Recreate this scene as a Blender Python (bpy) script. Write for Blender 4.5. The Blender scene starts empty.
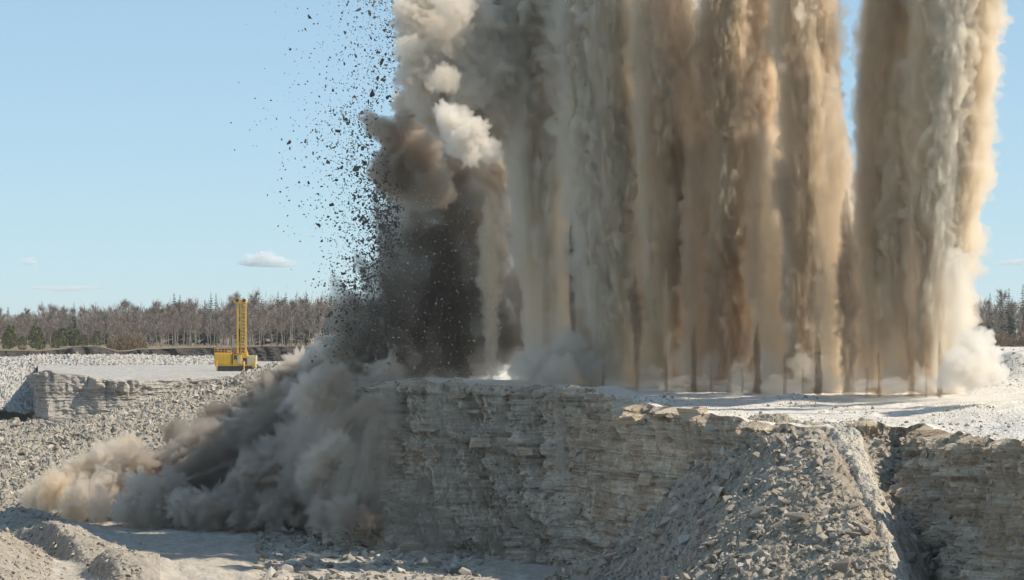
import bpy, bmesh, math, random
import numpy as np
from mathutils import Vector, Matrix

# ------------------------------------------------------------------ camera, sky, sun, exposure
F, CX, HY, CZ = 2904.0, 512.0, 335.0, 16.0          # focal length (px), principal column, horizon row, eye height
scene = bpy.context.scene
C = scene.collection
cam_d = bpy.data.cameras.new('camera'); cam = bpy.data.objects.new('camera', cam_d); C.objects.link(cam)
cam.location = (0, 0, CZ); cam.rotation_euler = (math.radians(90), 0, 0)
cam_d.sensor_width = 36.0; cam_d.lens = F/1024*36.0; cam_d.shift_y = (HY-290)/1024
cam_d.clip_start = 1.0; cam_d.clip_end = 60000
scene.camera = cam

SUN_AZ, SUN_EL = math.radians(97), math.radians(45)  # azimuth clockwise from the view direction
world = bpy.data.worlds.new('World'); scene.world = world; world.use_nodes = True
nt = world.node_tree; bg = nt.nodes['Background']
sky = nt.nodes.new('ShaderNodeTexSky'); sky.sky_type = 'NISHITA'; sky.sun_disc = False
sky.sun_elevation = SUN_EL; sky.sun_rotation = SUN_AZ
sky.altitude = 0; sky.air_density = 0.7; sky.dust_density = 0.0; sky.ozone_density = 3.0
gam = nt.nodes.new('ShaderNodeGamma'); gam.inputs['Gamma'].default_value = 0.44      # colour grading: flattens the sky gradient, haze-pale look put into the colour
tin = nt.nodes.new('ShaderNodeMix'); tin.data_type = 'RGBA'; tin.blend_type = 'MULTIPLY'; tin.inputs['Factor'].default_value = 1.0
tin.inputs[7].default_value = (1.48, 1.88, 2.08, 1)
nt.links.new(sky.outputs[0], gam.inputs['Color']); nt.links.new(gam.outputs[0], tin.inputs[6])
nt.links.new(tin.outputs[2], bg.inputs['Color']); bg.inputs['Strength'].default_value = 0.15
sd = bpy.data.lights.new('sun', 'SUN'); sd.energy = 5.0; sd.angle = math.radians(0.55); sd.color = (1.0, 0.905, 0.755)
sun = bpy.data.objects.new('sun', sd); C.objects.link(sun)
to_sun = Vector((math.sin(SUN_AZ)*math.cos(SUN_EL), math.cos(SUN_AZ)*math.cos(SUN_EL), math.sin(SUN_EL)))
sun.rotation_euler = to_sun.to_track_quat('Z', 'Y').to_euler(); sun.location = (60, 100, 120)
vs = scene.view_settings; vs.view_transform = 'Standard'; vs.look = 'None'; vs.gamma = 1.0; vs.exposure = 0.24
cy = scene.cycles
cy.use_denoising = True; cy.max_bounces = 10; cy.diffuse_bounces = 3; cy.glossy_bounces = 2
cy.transparent_max_bounces = 48; cy.volume_bounces = 6; cy.volume_step_rate = 1.0; cy.volume_max_steps = 128
cy.sample_clamp_indirect = 4.0; cy.use_adaptive_sampling = True; cy.adaptive_threshold = 0.04

# ------------------------------------------------------------------ helpers
def W(px, py, D):
    return np.array(((px-CX)/F*D, D, CZ+(HY-py)/F*D))
def zat(py, D): return CZ+(HY-py)/F*D

_rs = np.random.RandomState(7)
_perm = np.concatenate([_rs.permutation(512)]*3)
_grad = _rs.normal(size=(512, 3)); _grad /= np.linalg.norm(_grad, axis=1)[:, None]
def gnoise(p):
    """Perlin-like gradient noise, p (...,3) -> about -1..1"""
    p = np.asarray(p, float); i = np.floor(p).astype(int); f = p-i; u = f*f*f*(f*(f*6-15)+10)
    i &= 511; out = 0
    for dx in (0, 1):
        wx = u[..., 0] if dx else 1-u[..., 0]
        for dy in (0, 1):
            wy = u[..., 1] if dy else 1-u[..., 1]
            for dz in (0, 1):
                wz = u[..., 2] if dz else 1-u[..., 2]
                h = _perm[_perm[_perm[(i[..., 0]+dx) & 511]+((i[..., 1]+dy) & 511)]+((i[..., 2]+dz) & 511)]
                g = _grad[h]
                out = out+wx*wy*wz*(g[..., 0]*(f[..., 0]-dx)+g[..., 1]*(f[..., 1]-dy)+g[..., 2]*(f[..., 2]-dz))
    return out*1.5
def fbm(p, octs=4, gain=0.5, lac=2.03):
    p = np.asarray(p, float); a = 1.0; s = 0
    for k in range(octs):
        s = s+a*gnoise(p+17.3*k); a *= gain; p = p*lac
    return s
def billow(p, octs=4, gain=0.5, lac=2.1):
    """rounded lobes parted by sharp creases (cauliflower)"""
    p = np.asarray(p, float); a = 1.0; s = 0
    for k in range(octs):
        s = s+a*(np.abs(gnoise(p+31.7*k))*2-0.55); a *= gain; p = p*lac
    return s

def mesh_obj(name, verts, faces, mat=None, parent=None, smooth=False, link=True):
    me = bpy.data.meshes.new(name)
    verts = np.asarray(verts, float).reshape(-1, 3)
    me.from_pydata(verts.tolist(), [], faces if isinstance(faces, list) else faces.tolist())
    if smooth: me.polygons.foreach_set('use_smooth', np.ones(len(me.polygons), bool))
    if mat: me.materials.append(mat)
    o = bpy.data.objects.new(name, me); C.objects.link(o)
    if parent: o.parent = parent
    return o
def grid_faces(nu, nv, wrap=False):
    """verts laid out [u][v] -> quads"""
    u = np.arange(nu if wrap else nu-1); v = np.arange(nv-1)
    a, b = np.meshgrid(u, v, indexing='ij'); a2 = (a+1) % nu
    return np.stack([a*nv+b, a2*nv+b, a2*nv+b+1, a*nv+b+1], -1).reshape(-1, 4)
def tag(o, label=None, cat=None, group=None, kind=None):
    if label: o['label'] = label
    if cat: o['category'] = cat
    if group: o['group'] = group
    if kind: o['kind'] = kind
    return o
def empty(name, loc=(0, 0, 0), rz=0.0):
    o = bpy.data.objects.new(name, None); C.objects.link(o)
    o.location = Vector(loc); o.rotation_euler = (0, 0, rz); o.empty_display_size = 0.2
    return o

# ------------------------------------------------------------------ materials
class N:
    """small node-tree helper"""
    def __init__(s, name):
        s.m = bpy.data.materials.new(name); s.m.use_nodes = True; s.t = s.m.node_tree
        s.t.nodes.clear(); s.out = s.t.nodes.new('ShaderNodeOutputMaterial')
        s.co = s.t.nodes.new('ShaderNodeTexCoord').outputs['Object']
    def new(s, typ, **kw):
        n = s.t.nodes.new(typ)
        for k, v in kw.items():
            if k in n.inputs.keys(): s.put(n.inputs[k], v)
            else: setattr(n, k, v)
        return n
    def put(s, sock, v):
        if isinstance(v, bpy.types.NodeSocket): s.t.links.new(v, sock)
        else:
            if isinstance(v, (tuple, list)) and len(v) == 3 and sock.type == 'RGBA': v = (*v, 1)
            sock.default_value = v
    def noise(s, scale=1, detail=4, rough=0.5, co=None, dist=0.0):
        return s.new('ShaderNodeTexNoise', Vector=co or s.co, Scale=scale, Detail=detail, Roughness=rough, Distortion=dist).outputs['Fac']
    def map(s, scale=(1, 1, 1), loc=(0, 0, 0), co=None):
        n = s.new('ShaderNodeMapping'); s.put(n.inputs['Vector'], co or s.co)
        n.inputs['Scale'].default_value = scale; n.inputs['Location'].default_value = loc
        return n.outputs[0]
    def ramp(s, fac, stops, interp='LINEAR'):
        n = s.new('ShaderNodeValToRGB'); s.put(n.inputs[0], fac); r = n.color_ramp; r.interpolation = interp
        while len(r.elements) < len(stops): r.elements.new(0.5)
        for e, (p, c) in zip(r.elements, stops):
            e.position = p; e.color = (*c, 1) if isinstance(c, tuple) else (c, c, c, 1)
        return n.outputs['Color']
    def mix(s, fac, a, b, mode='MIX'):
        n = s.new('ShaderNodeMix', data_type='RGBA', blend_type=mode)
        s.put(n.inputs['Factor'], fac); s.put(n.inputs['A'] if 0 else n.inputs[6], a); s.put(n.inputs[7], b)
        return n.outputs[2]
    def math(s, op, a, b=0.0, clamp=False):
        n = s.new('ShaderNodeMath', operation=op, use_clamp=clamp); s.put(n.inputs[0], a); s.put(n.inputs[1], b)
        return n.outputs[0]
    def surf(s, color, rough=0.9, bump=None, dist=0.05, strength=1.0, spec=0.15, metal=0.0):
        b = s.new('ShaderNodeBsdfPrincipled'); s.put(b.inputs['Base Color'], color); s.put(b.inputs['Roughness'], rough)
        b.inputs['Specular IOR Level'].default_value = spec; b.inputs['Metallic'].default_value = metal
        if bump is not None:
            n = s.new('ShaderNodeBump', Strength=strength, Distance=dist); s.put(n.inputs['Height'], bump)
            s.t.links.new(n.outputs[0], b.inputs['Normal'])
        s.t.links.new(b.outputs[0], s.out.inputs['Surface']); return s.m
# ------------------------------------------------------------------ ground materials
def m_gravel(name, dark, light, scale=1.0, bump=0.10, warm=(0.34, 0.27, 0.20), warm_amt=0.35):
    n = N(name)
    big = n.noise(0.10*scale, 4, 0.6); mid = n.noise(0.9*scale, 5, 0.65); fine = n.noise(6.0*scale, 4, 0.7)
    vor = n.new('ShaderNodeTexVoronoi', Vector=n.co, Scale=2.6*scale, Randomness=1.0)
    c = n.ramp(mid, [(0.3, dark), (0.7, light)])
    c = n.mix(n.ramp(big, [(0.45, 0.0), (0.75, warm_amt)]), c, warm)
    c = n.mix(0.45, c, n.mix(1.0, c, vor.outputs['Color'], 'MULTIPLY')) if 0 else c
    hsv = n.new('ShaderNodeHueSaturation', Color=c, Saturation=1.0)
    n.put(hsv.inputs['Value'], n.math('ADD', n.math('MULTIPLY', fine, 0.5), 0.72))
    h = n.math('ADD', n.math('MULTIPLY', vor.outputs['Distance'], -0.7), n.math('ADD', n.math('MULTIPLY', fine, 0.7), mid))
    return n.surf(hsv.outputs[0], 0.95, bump=h, dist=bump, strength=0.9, spec=0.1)
M = {}
M['gravel'] = m_gravel('gravel', (0.23, 0.203, 0.168), (0.40, 0.36, 0.305))
M['floor'] = m_gravel('floor_dust', (0.30, 0.268, 0.228), (0.49, 0.445, 0.385), 1.1, 0.08)
M['bench'] = m_gravel('bench_dust', (0.50, 0.465, 0.415), (0.68, 0.645, 0.59), 0.7, 0.05, warm=(0.50, 0.45, 0.38))
M['heap'] = m_gravel('heap_gravel', (0.24, 0.205, 0.16), (0.44, 0.39, 0.32), 1.5, 0.08, warm=(0.27, 0.21, 0.15), warm_amt=0.7)
M['track'] = m_gravel('track_gravel', (0.37, 0.33, 0.275), (0.56, 0.515, 0.44), 1.8, 0.08, warm=(0.36, 0.29, 0.21), warm_amt=0.5)
M['far'] = m_gravel('far_gravel', (0.30, 0.29, 0.27), (0.50, 0.48, 0.45), 0.8, 0.15)
M['soil'] = m_gravel('dark_soil', (0.035, 0.03, 0.027), (0.09, 0.078, 0.066), 0.5, 0.3, warm=(0.12, 0.085, 0.06))
M['meadow'] = m_gravel('dry_meadow', (0.16, 0.12, 0.08), (0.30, 0.24, 0.165), 0.3, 0.1, warm=(0.22, 0.20, 0.10))
def m_cliff(name, warm=0.5, k=1.0, sat=1.0):
    n = N(name)
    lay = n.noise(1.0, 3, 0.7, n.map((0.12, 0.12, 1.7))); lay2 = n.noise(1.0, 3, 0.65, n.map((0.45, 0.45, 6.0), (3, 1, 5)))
    blot = n.noise(0.25, 4, 0.6); fine = n.noise(4.0, 5, 0.7); drip = n.noise(1.0, 4, 0.65, n.map((1.6, 1.6, 0.10)))
    c = n.ramp(lay, [(0.32, (0.15*k, 0.105*k, 0.068*k)), (0.44, (0.38*k, 0.31*k, 0.22*k)), (0.55, (0.56*k, 0.485*k, 0.375*k)), (0.68, (0.31*k, 0.235*k, 0.16*k))])
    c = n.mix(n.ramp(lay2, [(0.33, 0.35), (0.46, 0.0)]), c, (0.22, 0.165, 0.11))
    crack_shade = n.noise(1.0, 3, 0.7, n.map((2.2, 2.2, 0.35), (7, 2, 1)))
    c = n.mix(n.ramp(crack_shade, [(0.30, 0.6), (0.40, 0.0)]), c, (0.12, 0.095, 0.07))  # dark seams and hollows: shade painted into the colour for contrast
    c = n.mix(n.ramp(blot, [(0.46, 0.0), (0.64, warm)]), c, (0.27, 0.18, 0.105))
    c = n.mix(n.ramp(drip, [(0.44, 0.0), (0.68, 0.7)]), c, (0.38, 0.325, 0.25))
    hsv = n.new('ShaderNodeHueSaturation', Color=c, Saturation=sat, Hue=0.494)
    n.put(hsv.inputs['Value'], n.math('ADD', n.math('MULTIPLY', fine, 0.8), 0.6))
    h = n.math('ADD', n.math('MULTIPLY', lay2, 0.35), n.math('ADD', fine, n.math('MULTIPLY', crack_shade, 0.6)))
    return n.surf(hsv.outputs[0], 0.95, bump=h, dist=0.12, strength=0.9, spec=0.1)
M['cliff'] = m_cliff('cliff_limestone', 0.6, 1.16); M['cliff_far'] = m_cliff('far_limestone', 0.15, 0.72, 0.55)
def m_stone(name, a, b):
    n = N(name)
    rnd = n.new('ShaderNodeNewGeometry').outputs['Random Per Island']
    fine = n.noise(5.0, 4, 0.65)
    c = n.mix(rnd, a, b)
    hsv = n.new('ShaderNodeHueSaturation', Color=c)
    n.put(hsv.inputs['Value'], n.math('ADD', n.math('MULTIPLY', fine, 0.7), 0.65))
    return n.surf(hsv.outputs[0], 0.93, bump=fine, dist=0.05, strength=0.7, spec=0.12)
M['stone'] = m_stone('limestone_block', (0.21, 0.185, 0.152), (0.48, 0.435, 0.37))
M['stone_warm'] = m_stone('limestone_block_warm', (0.20, 0.165, 0.13), (0.44, 0.395, 0.335))
M['fly'] = m_stone('thrown_rock', (0.07, 0.066, 0.062), (0.19, 0.175, 0.16))
M['fleck'] = m_stone('thrown_pale_rock', (0.30, 0.27, 0.23), (0.62, 0.57, 0.50))

# ------------------------------------------------------------------ terrain
class RBF:
    def __init__(s, pts, smooth=0.0):
        p = np.array([W(*q) for q in pts]); s.p = p[:, :2]; n = len(p)
        K = np.linalg.norm(s.p[:, None]-s.p[None], axis=-1)+0
        A = np.zeros((n+3, n+3)); A[:n, :n] = K-smooth*np.eye(n); A[:n, n] = A[n, :n] = 1
        A[:n, n+1:] = s.p/100; A[n+1:, :n] = s.p.T/100
        s.w = np.linalg.solve(A, np.concatenate([p[:, 2], [0, 0, 0]])); s.n = n
    def __call__(s, X, Y):
        sh = X.shape; q = np.stack([X.ravel(), Y.ravel()], -1)
        K = np.linalg.norm(q[:, None]-s.p[None], axis=-1)
        return (K@s.w[:s.n]+s.w[s.n]+q@s.w[s.n+1:]/100).reshape(sh)

SHEETS = {}
def sheet(name, mat, px0, px1, nu, D0, D1, nv, zf, amp=0.3, ns=0.15, octs=6, kind='structure', rough=0.0):
    px = np.linspace(px0, px1, nu); t = np.linspace(0, 1, nv)
    d0 = D0(px) if callable(D0) else np.full(nu, float(D0)); d1 = D1(px) if callable(D1) else np.full(nu, float(D1))
    D = d0[:, None]*(d1/d0)[:, None]**t[None]
    X = (px[:, None]-CX)/F*D; Z = zf(X, D)
    P = np.stack([X, D, Z*0.6], -1)
    Z = Z+amp*fbm(P*ns, octs, 0.52)
    if rough: Z = Z+rough*np.abs(fbm(P*1.1+9, 3, 0.6))
    V = np.stack([X, D, Z], -1)
    o = mesh_obj(name, V, grid_faces(nu, nv)[:, ::-1] if False else grid_faces(nu, nv), mat, smooth=False)
    if kind: o['kind'] = kind
    SHEETS[name] = V
    return o

# quarry floor: flat haul road with low gravel banks at the left
def bump2(X, Y, px, py, D, sx, sy, h, rot=0.0, steep=1.0):
    x0 = (px-CX)/F*D; dx, dy = X-x0, Y-D
    c, s = math.cos(rot), math.sin(rot); a, b = c*dx+s*dy, -s*dx+c*dy
    a = np.where(a < 0, a/steep, a)
    return h*np.exp(-(a/sx)**2-(b/sy)**2)
def z_floor(X, Y):
    z = 0.25*gnoise(np.stack([X*0.05, Y*0.03, X*0], -1))
    z = z+bump2(X, Y, -100, 0, 185, 6.4, 24, 6.4, 0.12)              # pile at the left edge
    z = z+bump2(X, Y, 56, 0, 207, 4.2, 12, 1.9, 0.35, steep=0.2)    # bank beside the road, steep towards the pile
    z = z+bump2(X, Y, 112, 0, 186, 3.6, 6, 1.6, 0.3, steep=0.3)
    z = z+bump2(X, Y, 180, 0, 190, 4.5, 1.6, 0.8, 0.1)
    z = z+bump2(X, Y, 20, 0, 236, 4.0, 8, 1.6, 0.3, steep=0.5)
    z = z+0.25*np.sin(X*3.2+0.6*np.sin(Y*0.2))*np.exp(-((X+15)/7)**2)*0.35   # wheel ruts
    return z
sheet('quarry_floor', M['floor'], -160, 760, 500, 150, 300, 420, z_floor, 0.34, 0.24, 7)
def z_bank(X, Y):
    h_ = z_floor(X, Y); return h_-0.25+0.42*np.clip((h_-0.2)/0.9, 0, 1)
sheet('gravel_bank', M['gravel'], -160, 160, 300, 150, 262, 300, z_bank, 0.34, 0.24, 7, rough=0.14)
sheet('pit_bottom', M['floor'], -1600, 2600, 60, 20, 700, 60, lambda X, Y: X*0-1.2, 0.2, 0.05, 2)

# bench rim and top
RIM = np.array([(326, 390, 236), (345, 388, 231), (370, 386, 227), (400, 385, 223), (440, 386, 221), (500, 388, 218), (545, 390, 214), (585, 394, 207),
                (605, 400, 201), (640, 407, 193), (680, 411, 187), (720, 419, 181), (760, 426, 177), (800, 430, 175), (850, 431, 173), (893, 430, 173),
                (932, 433, 170), (962, 439, 164), (985, 445, 156), (1024, 444, 150), (1090, 446, 146), (1180, 446, 140), (1420, 446, 134)], float)
def rimD(px): return np.interp(px, RIM[:, 0], RIM[:, 2])
bench_pts = [tuple(r) for r in RIM]+[(330, 381, 260), (420, 381, 234), (500, 381.5, 232), (600, 386, 222), (700, 391, 211), (800, 393, 203), (900, 395, 195), (980, 394, 190), (1100, 395, 186),
             (400, 366, 300), (600, 370, 300), (800, 373, 290), (1000, 374, 290), (1150, 374, 290), (1420, 374, 290), (1420, 395, 180), (330, 355, 450), (600, 356, 450), (1000, 358, 450), (330, 346, 700), (700, 346, 700), (1100, 347, 700), (1420, 347, 700),
             (700, 402, 198), (850, 408, 187), (1000, 408, 178), (1020, 422, 165), (900, 418, 180)]
zb = RBF(bench_pts)
def z_bench(X, Y):
    z = zb(X, Y)
    d = Y-rimD(X/Y*F+CX)
    z = z+0.28*np.exp(-(d/2.2)**2)*(0.5+np.abs(gnoise(np.stack([X*0.35, Y*0.35, X*0], -1)))*2.4)
    z = z+bump2(X, Y, 790, 0, 193, 2.2, 2.0, 0.62)+bump2(X, Y, 606, 0, 207, 2.2, 2.5, 0.60)+bump2(X, Y, 655, 0, 200, 1.6, 1.6, 0.4)
    for px, D, sx, h in ((1003, 250, 1.8, 0.9), (1035, 246, 3, 1.5), (982, 262, 2, 0.7), (1090, 252, 6, 1.6)): z = z+bump2(X, Y, px, 0, D, sx, 9, h)
    return z
sheet('bench_top', M['bench'], 326, 1420, 760, rimD, 700, 320, z_bench, 0.10, 0.5, 5)

# stepped limestone faces: sheets between a rim and a toe, with beds and joints cut as real relief
def cliff(name, mat, rim, toe, nu, nv, lean=0.0, rough=lambda s: 0.6, zs=1.0, seed=0, kind='structure', bulge=None):
    rim = rim if isinstance(rim, np.ndarray) else np.array([W(*r) for r in rim]); toe = np.array([W(*r) for r in toe])
    def res(P, n):
        L = np.concatenate([[0], np.cumsum(np.linalg.norm(np.diff(P[:, :2], axis=0), axis=1))])
        u = np.linspace(0, L[-1], n); return np.stack([np.interp(u, L, P[:, k]) for k in range(3)], -1), u
    R, u = res(rim, nu); T, _ = res(toe, nu)
    t = np.linspace(0, 1, nv)[None, :, None]
    P = R[:, None]*(1-t)+T[:, None]*t
    tan = np.gradient(R[:, :2], axis=0); tan /= np.linalg.norm(tan, axis=1)[:, None]
    ks = np.ones(31)/31
    tan = np.stack([np.convolve(np.pad(tan[:, k], 15, mode='edge'), ks, 'valid') for k in range(2)], -1); tan /= np.linalg.norm(tan, axis=1)[:, None]
    nrm = np.stack([tan[:, 1], -tan[:, 0]], -1)                    # faces the pit
    z = P[..., 2]; U = np.broadcast_to(u[:, None], z.shape)
    rs = np.random.RandomState(40+seed)
    zz = z+0.05*gnoise(np.stack([U*0.1, z*0.2, U*0+seed], -1))+0.03*U*0
    edges = np.cumsum(np.where(rs.rand(80) < 0.45, rs.uniform(0.10, 0.28, 80), rs.uniform(0.4, 1.1, 80))*zs)-3
    li = np.searchsorted(edges, zz)
    off = rs.uniform(-0.25, 0.22, 90); blen = rs.uniform(0.7, 4.5, 90)*zs; ph = rs.uniform(0, 9, 90)
    ub = (U+0.25*gnoise(np.stack([U*0.6, z*0.8, U*0+3], -1))+ph[li])/blen[li]; bi = np.floor(ub).astype(int)
    hsh = (np.sin(bi*12.9898+li*78.233+seed)*43758.5453) % 1.0
    s = (u/u[-1])[:, None]
    ro = rough(s)
    tt = np.linspace(0, 1, nv)[None]
    ro = np.clip(ro+0.75*np.clip(1-tt/0.30, 0, 1)*(0.6+0.9*gnoise(np.stack([U*0.25, z*0.3, U*0+21], -1))), 0.05, 1.05)   # weathered, broken crest
    fu = np.abs(ub-np.round(ub))*blen[li]; fz = np.minimum(np.abs(zz-edges[np.clip(li, 0, 79)]), np.abs(zz-edges[np.clip(li-1, 0, 79)]))
    joint = -0.30*np.exp(-(fu/0.07)**2)-0.22*np.exp(-(fz/0.045)**2)*(0.3+0.7*((hsh*7) % 1))
    d = (off[li]*0.5+(hsh-0.5)*0.30*zs+joint)*(0.45+0.55*np.clip(0.5+1.6*gnoise(np.stack([U*0.22, z*0.35, U*0+7+seed], -1)), 0, 1))
    Q = np.stack([U*0.30, z*0.16, U*0+seed*3.1], -1)
    rug = 1.7*fbm(Q*np.array([1.3, 0.6, 1]), 6, 0.58)+1.2*np.abs(fbm(Q*2.7+4, 4, 0.6))      # buttresses and broken hollows
    rib = 1-np.abs(gnoise(np.stack([U*0.33+0.5*gnoise(np.stack([U*0.5, z*0.4, U*0+2], -1)), z*0.05, U*0+seed*5.3], -1)))*2.6
    rug = rug+0.9*np.clip(rib, -0.6, 1)
    st_ = 0.38; q_ = np.round((rug+0.25*gnoise(np.stack([U*1.1, z*1.6, U*0+6], -1)))/st_)*st_
    rug = 0.35*rug+0.65*q_                                             # broken along flat facets
    d = d*(1-0.92*np.minimum(ro, 1))+rug*ro+0.22*fbm(P*1.1, 5, 0.6)
    if bulge is not None: d = d+bulge(s, t[..., 0])
    env = np.minimum(1, np.linspace(0, 1, nv)/0.03)[None]
    d = d*env*np.clip(s/0.05, 0.1, 1)
    P = P.copy(); P[..., 0] += nrm[:, 0][:, None]*d; P[..., 1] += nrm[:, 1][:, None]*d
    P[..., 2] += env*0.05*gnoise(P*2.0)
    o = mesh_obj(name, P, grid_faces(nu, nv)[:, ::-1], mat); tag(o, kind=kind)
    SHEETS[name] = P
    return o
def bench_edge(p0, p1):
    e = SHEETS['bench_top'][:, 0]; q = e[:, 0]/e[:, 1]*F+CX; return e[(q >= p0) & (q <= p1)]+np.array([0, -0.02, 0.0])
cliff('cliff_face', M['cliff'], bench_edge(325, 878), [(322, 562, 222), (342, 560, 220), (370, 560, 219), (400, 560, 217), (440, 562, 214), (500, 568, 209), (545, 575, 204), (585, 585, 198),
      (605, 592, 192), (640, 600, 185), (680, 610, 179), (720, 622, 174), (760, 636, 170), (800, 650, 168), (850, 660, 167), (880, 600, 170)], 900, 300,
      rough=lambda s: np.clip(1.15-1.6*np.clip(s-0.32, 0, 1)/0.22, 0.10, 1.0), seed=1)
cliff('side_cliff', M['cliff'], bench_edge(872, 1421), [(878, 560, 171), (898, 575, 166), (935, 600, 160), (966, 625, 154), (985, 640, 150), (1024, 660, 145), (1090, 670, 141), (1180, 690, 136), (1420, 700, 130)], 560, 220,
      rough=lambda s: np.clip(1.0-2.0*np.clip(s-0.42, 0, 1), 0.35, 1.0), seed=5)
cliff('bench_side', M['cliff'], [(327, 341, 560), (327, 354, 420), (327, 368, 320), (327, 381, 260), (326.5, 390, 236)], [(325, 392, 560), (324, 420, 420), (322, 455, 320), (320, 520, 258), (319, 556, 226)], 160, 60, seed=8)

# talus heap with the pale ramp on its back
heap_pts = [(745, 424, 180), (700, 462, 182), (665, 522, 181), (625, 582, 179), (590, 640, 176), (560, 660, 172),
            (768, 450, 173), (750, 500, 168), (730, 560, 162), (705, 640, 153), (640, 680, 150), (700, 510, 176), (680, 570, 171),
            (762, 422, 178), (778, 424, 176.5), (800, 426, 175.3), (826, 428, 174.6), (790, 427, 177), (812, 437, 172), (830, 458, 167), (848, 484, 162), (866, 516, 156), (880, 545, 151), (892, 585, 146), (900, 640, 139), (905, 690, 133),
            (800, 486, 164), (820, 540, 155), (838, 590, 148), (780, 560, 155), (770, 640, 145),
            (845, 428, 175.5), (866, 438, 173.5), (878, 466, 169.5), (892, 498, 164.5), (908, 534, 159.5), (918, 570, 155.5), (924, 635, 149),
            (870, 429, 176), (888, 429, 175.5), (893, 436, 174.2), (904, 452, 172.5), (916, 494, 168), (932, 538, 163.5), (946, 592, 159), (908, 440, 175), (925, 462, 173.5), (960, 680, 156), (1000, 720, 154), (1090, 740, 150)]
zh = RBF(heap_pts, 0.0)
sheet('rubble_heap', M['heap'], 540, 1090, 520, 128, lambda px: np.interp(px, [540, 700, 800, 860, 905, 1090], [184, 184, 178, 176.5, 176, 160]), 420, zh, 0.55, 0.30, 6, rough=0.30)
tD = np.linspace(175.5, 142, 160); tc = np.interp(-tD, [-175.5, -172, -165, -158, -152, -146, -142], [838, 848, 866, 884, 897, 908, 914]); tw = np.interp(-tD, [-175.5, -165, -142], [20, 14, 16])*(1+0.35*gnoise(np.stack([tD*0.4, tD*0, tD*0+4], -1)))
tp = tc[:, None]+tw[:, None]*np.linspace(-1, 1, 24)[None]; tX = (tp-CX)/F*tD[:, None]; tY = np.broadcast_to(tD[:, None], tX.shape)
TP = np.stack([tX, tY, zh(tX, tY)*0.6], -1); tz = zh(tX, tY)+0.55*fbm(TP*0.30, 4, 0.5)-0.30+0.78*(1-np.linspace(-1, 1, 24)[None]**4)+0.26*fbm(TP*0.9, 5, 0.6)
tag(mesh_obj('haul_track', np.stack([tX, tY, tz], -1), grid_faces(160, 24), M['track']), kind='structure'); SHEETS['haul_track'] = np.stack([tX, tY, tz], -1)

# blasted rock pile in front of the far bench
muck_pts = [(-150, 520, 256), (-60, 519, 256), (20, 516, 258), (100, 522, 249), (200, 527, 243), (330, 531, 239), (400, 531, 239),
            (-100, 470, 285), (0, 470, 285), (60, 462, 293), (150, 432, 312), (250, 402, 332), (330, 384, 345), (400, 375, 350),
            (-150, 423, 330), (0, 426, 330), (40, 432, 335), (75, 428, 340), (110, 417, 350), (160, 400, 365), (200, 389, 375), (240, 379, 385), (300, 359, 395), (360, 358, 400),
            (-100, 430, 365), (0, 440, 365), (60, 440, 370), (110, 426, 390), (160, 409, 420), (240, 388, 430), (300, 372, 440), (360, 366, 450)]
sheet('rubble_slope', M['gravel'], -150, 352, 480, lambda px: np.interp(px, [-150, 20, 330, 400], [252, 254, 234, 234]), lambda px: np.interp(px, [-150, 60, 110, 400], [365, 370, 390, 450]), 380, RBF(muck_pts), 0.75, 0.16, 6, rough=0.5)
# far block with its level top, the rubble behind it, dark bank under the forest
block_rim = [(37, 377, 500), (36, 375, 470), (38, 372, 452), (46, 370, 449), (70, 373, 450), (95, 377, 450), (125, 380, 450), (170, 379, 455), (215, 377, 468), (260, 374, 490), (330, 372, 500)]
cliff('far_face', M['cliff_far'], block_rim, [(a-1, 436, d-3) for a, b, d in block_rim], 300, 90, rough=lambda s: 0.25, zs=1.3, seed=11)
BR = np.array(block_rim[2:], float)
plat_pts = [tuple(r) for r in BR]+[(40, 366, 520), (100, 368, 540), (200, 367, 560), (300, 366, 570), (100, 364, 640), (200, 363, 660), (330, 362, 660), (236, 371.5, 520)]
sheet('far_bench', M['far'], 38, 345, 260, lambda px: np.interp(px, BR[:, 0], BR[:, 2])+0.3, 690, 130, RBF(plat_pts), 0.10, 0.15, 4)
far_pts = [(-120, 412, 440), (0, 411, 450), (36, 413, 468), (-120, 385, 505), (0, 383, 510), (36, 380, 518), (-100, 366, 620), (0, 364, 620), (60, 361, 640), (150, 360, 655), (215, 361, 665),
           (-100, 358, 690), (0, 358, 690), (100, 357, 690), (200, 359, 690), (80, 369, 560), (120, 368, 575), (190, 366.5, 600)]
sheet('far_rubble', M['far'], -140, 225, 260, lambda px: np.interp(px, [-140, 36, 44, 80, 225], [440, 455, 545, 560, 620]), 700, 160, RBF(far_pts), 0.7, 0.10, 6, rough=0.8)
bank_rim = [(-200, 351, 712), (0, 351, 712), (40, 352, 710), (65, 349, 708), (75, 346, 706), (98, 346, 705), (120, 352, 706), (140, 349, 704), (170, 349, 703), (200, 348, 702), (260, 347, 702), (310, 347, 702), (360, 346, 702), (700, 346, 702), (1000, 346, 702), (1300, 347, 702), (1600, 347, 702)]
BK = np.array(bank_rim, float)
def z_for(X, Y):
    px = X/Y*F+CX; zr = CZ+(HY-np.interp(px, BK[:, 0], BK[:, 1]))/F*np.interp(px, BK[:, 0], BK[:, 2])
    k = np.clip((Y-705)/60, 0, 1); return zr*(1-k)+12.9*k
sheet('forest_floor', M['meadow'], -200, 1600, 340, lambda px: np.interp(px, BK[:, 0], BK[:, 2]), 1200, 60, z_for, 0.25, 0.08, 4)
cliff('soil_bank', M['soil'], SHEETS['forest_floor'][:, 0]+np.array([0, -0.02, 0.03]), [(a, 368, 694) for a, b, d in bank_rim], 500, 40, rough=lambda s: 0.9, zs=1.5, seed=14)
sheet('ground', M['meadow'], -2600, 3600, 40, 1150, 6000, 30, lambda X, Y: X*0+12.6, 0.0, 0.01, 1)
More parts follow.
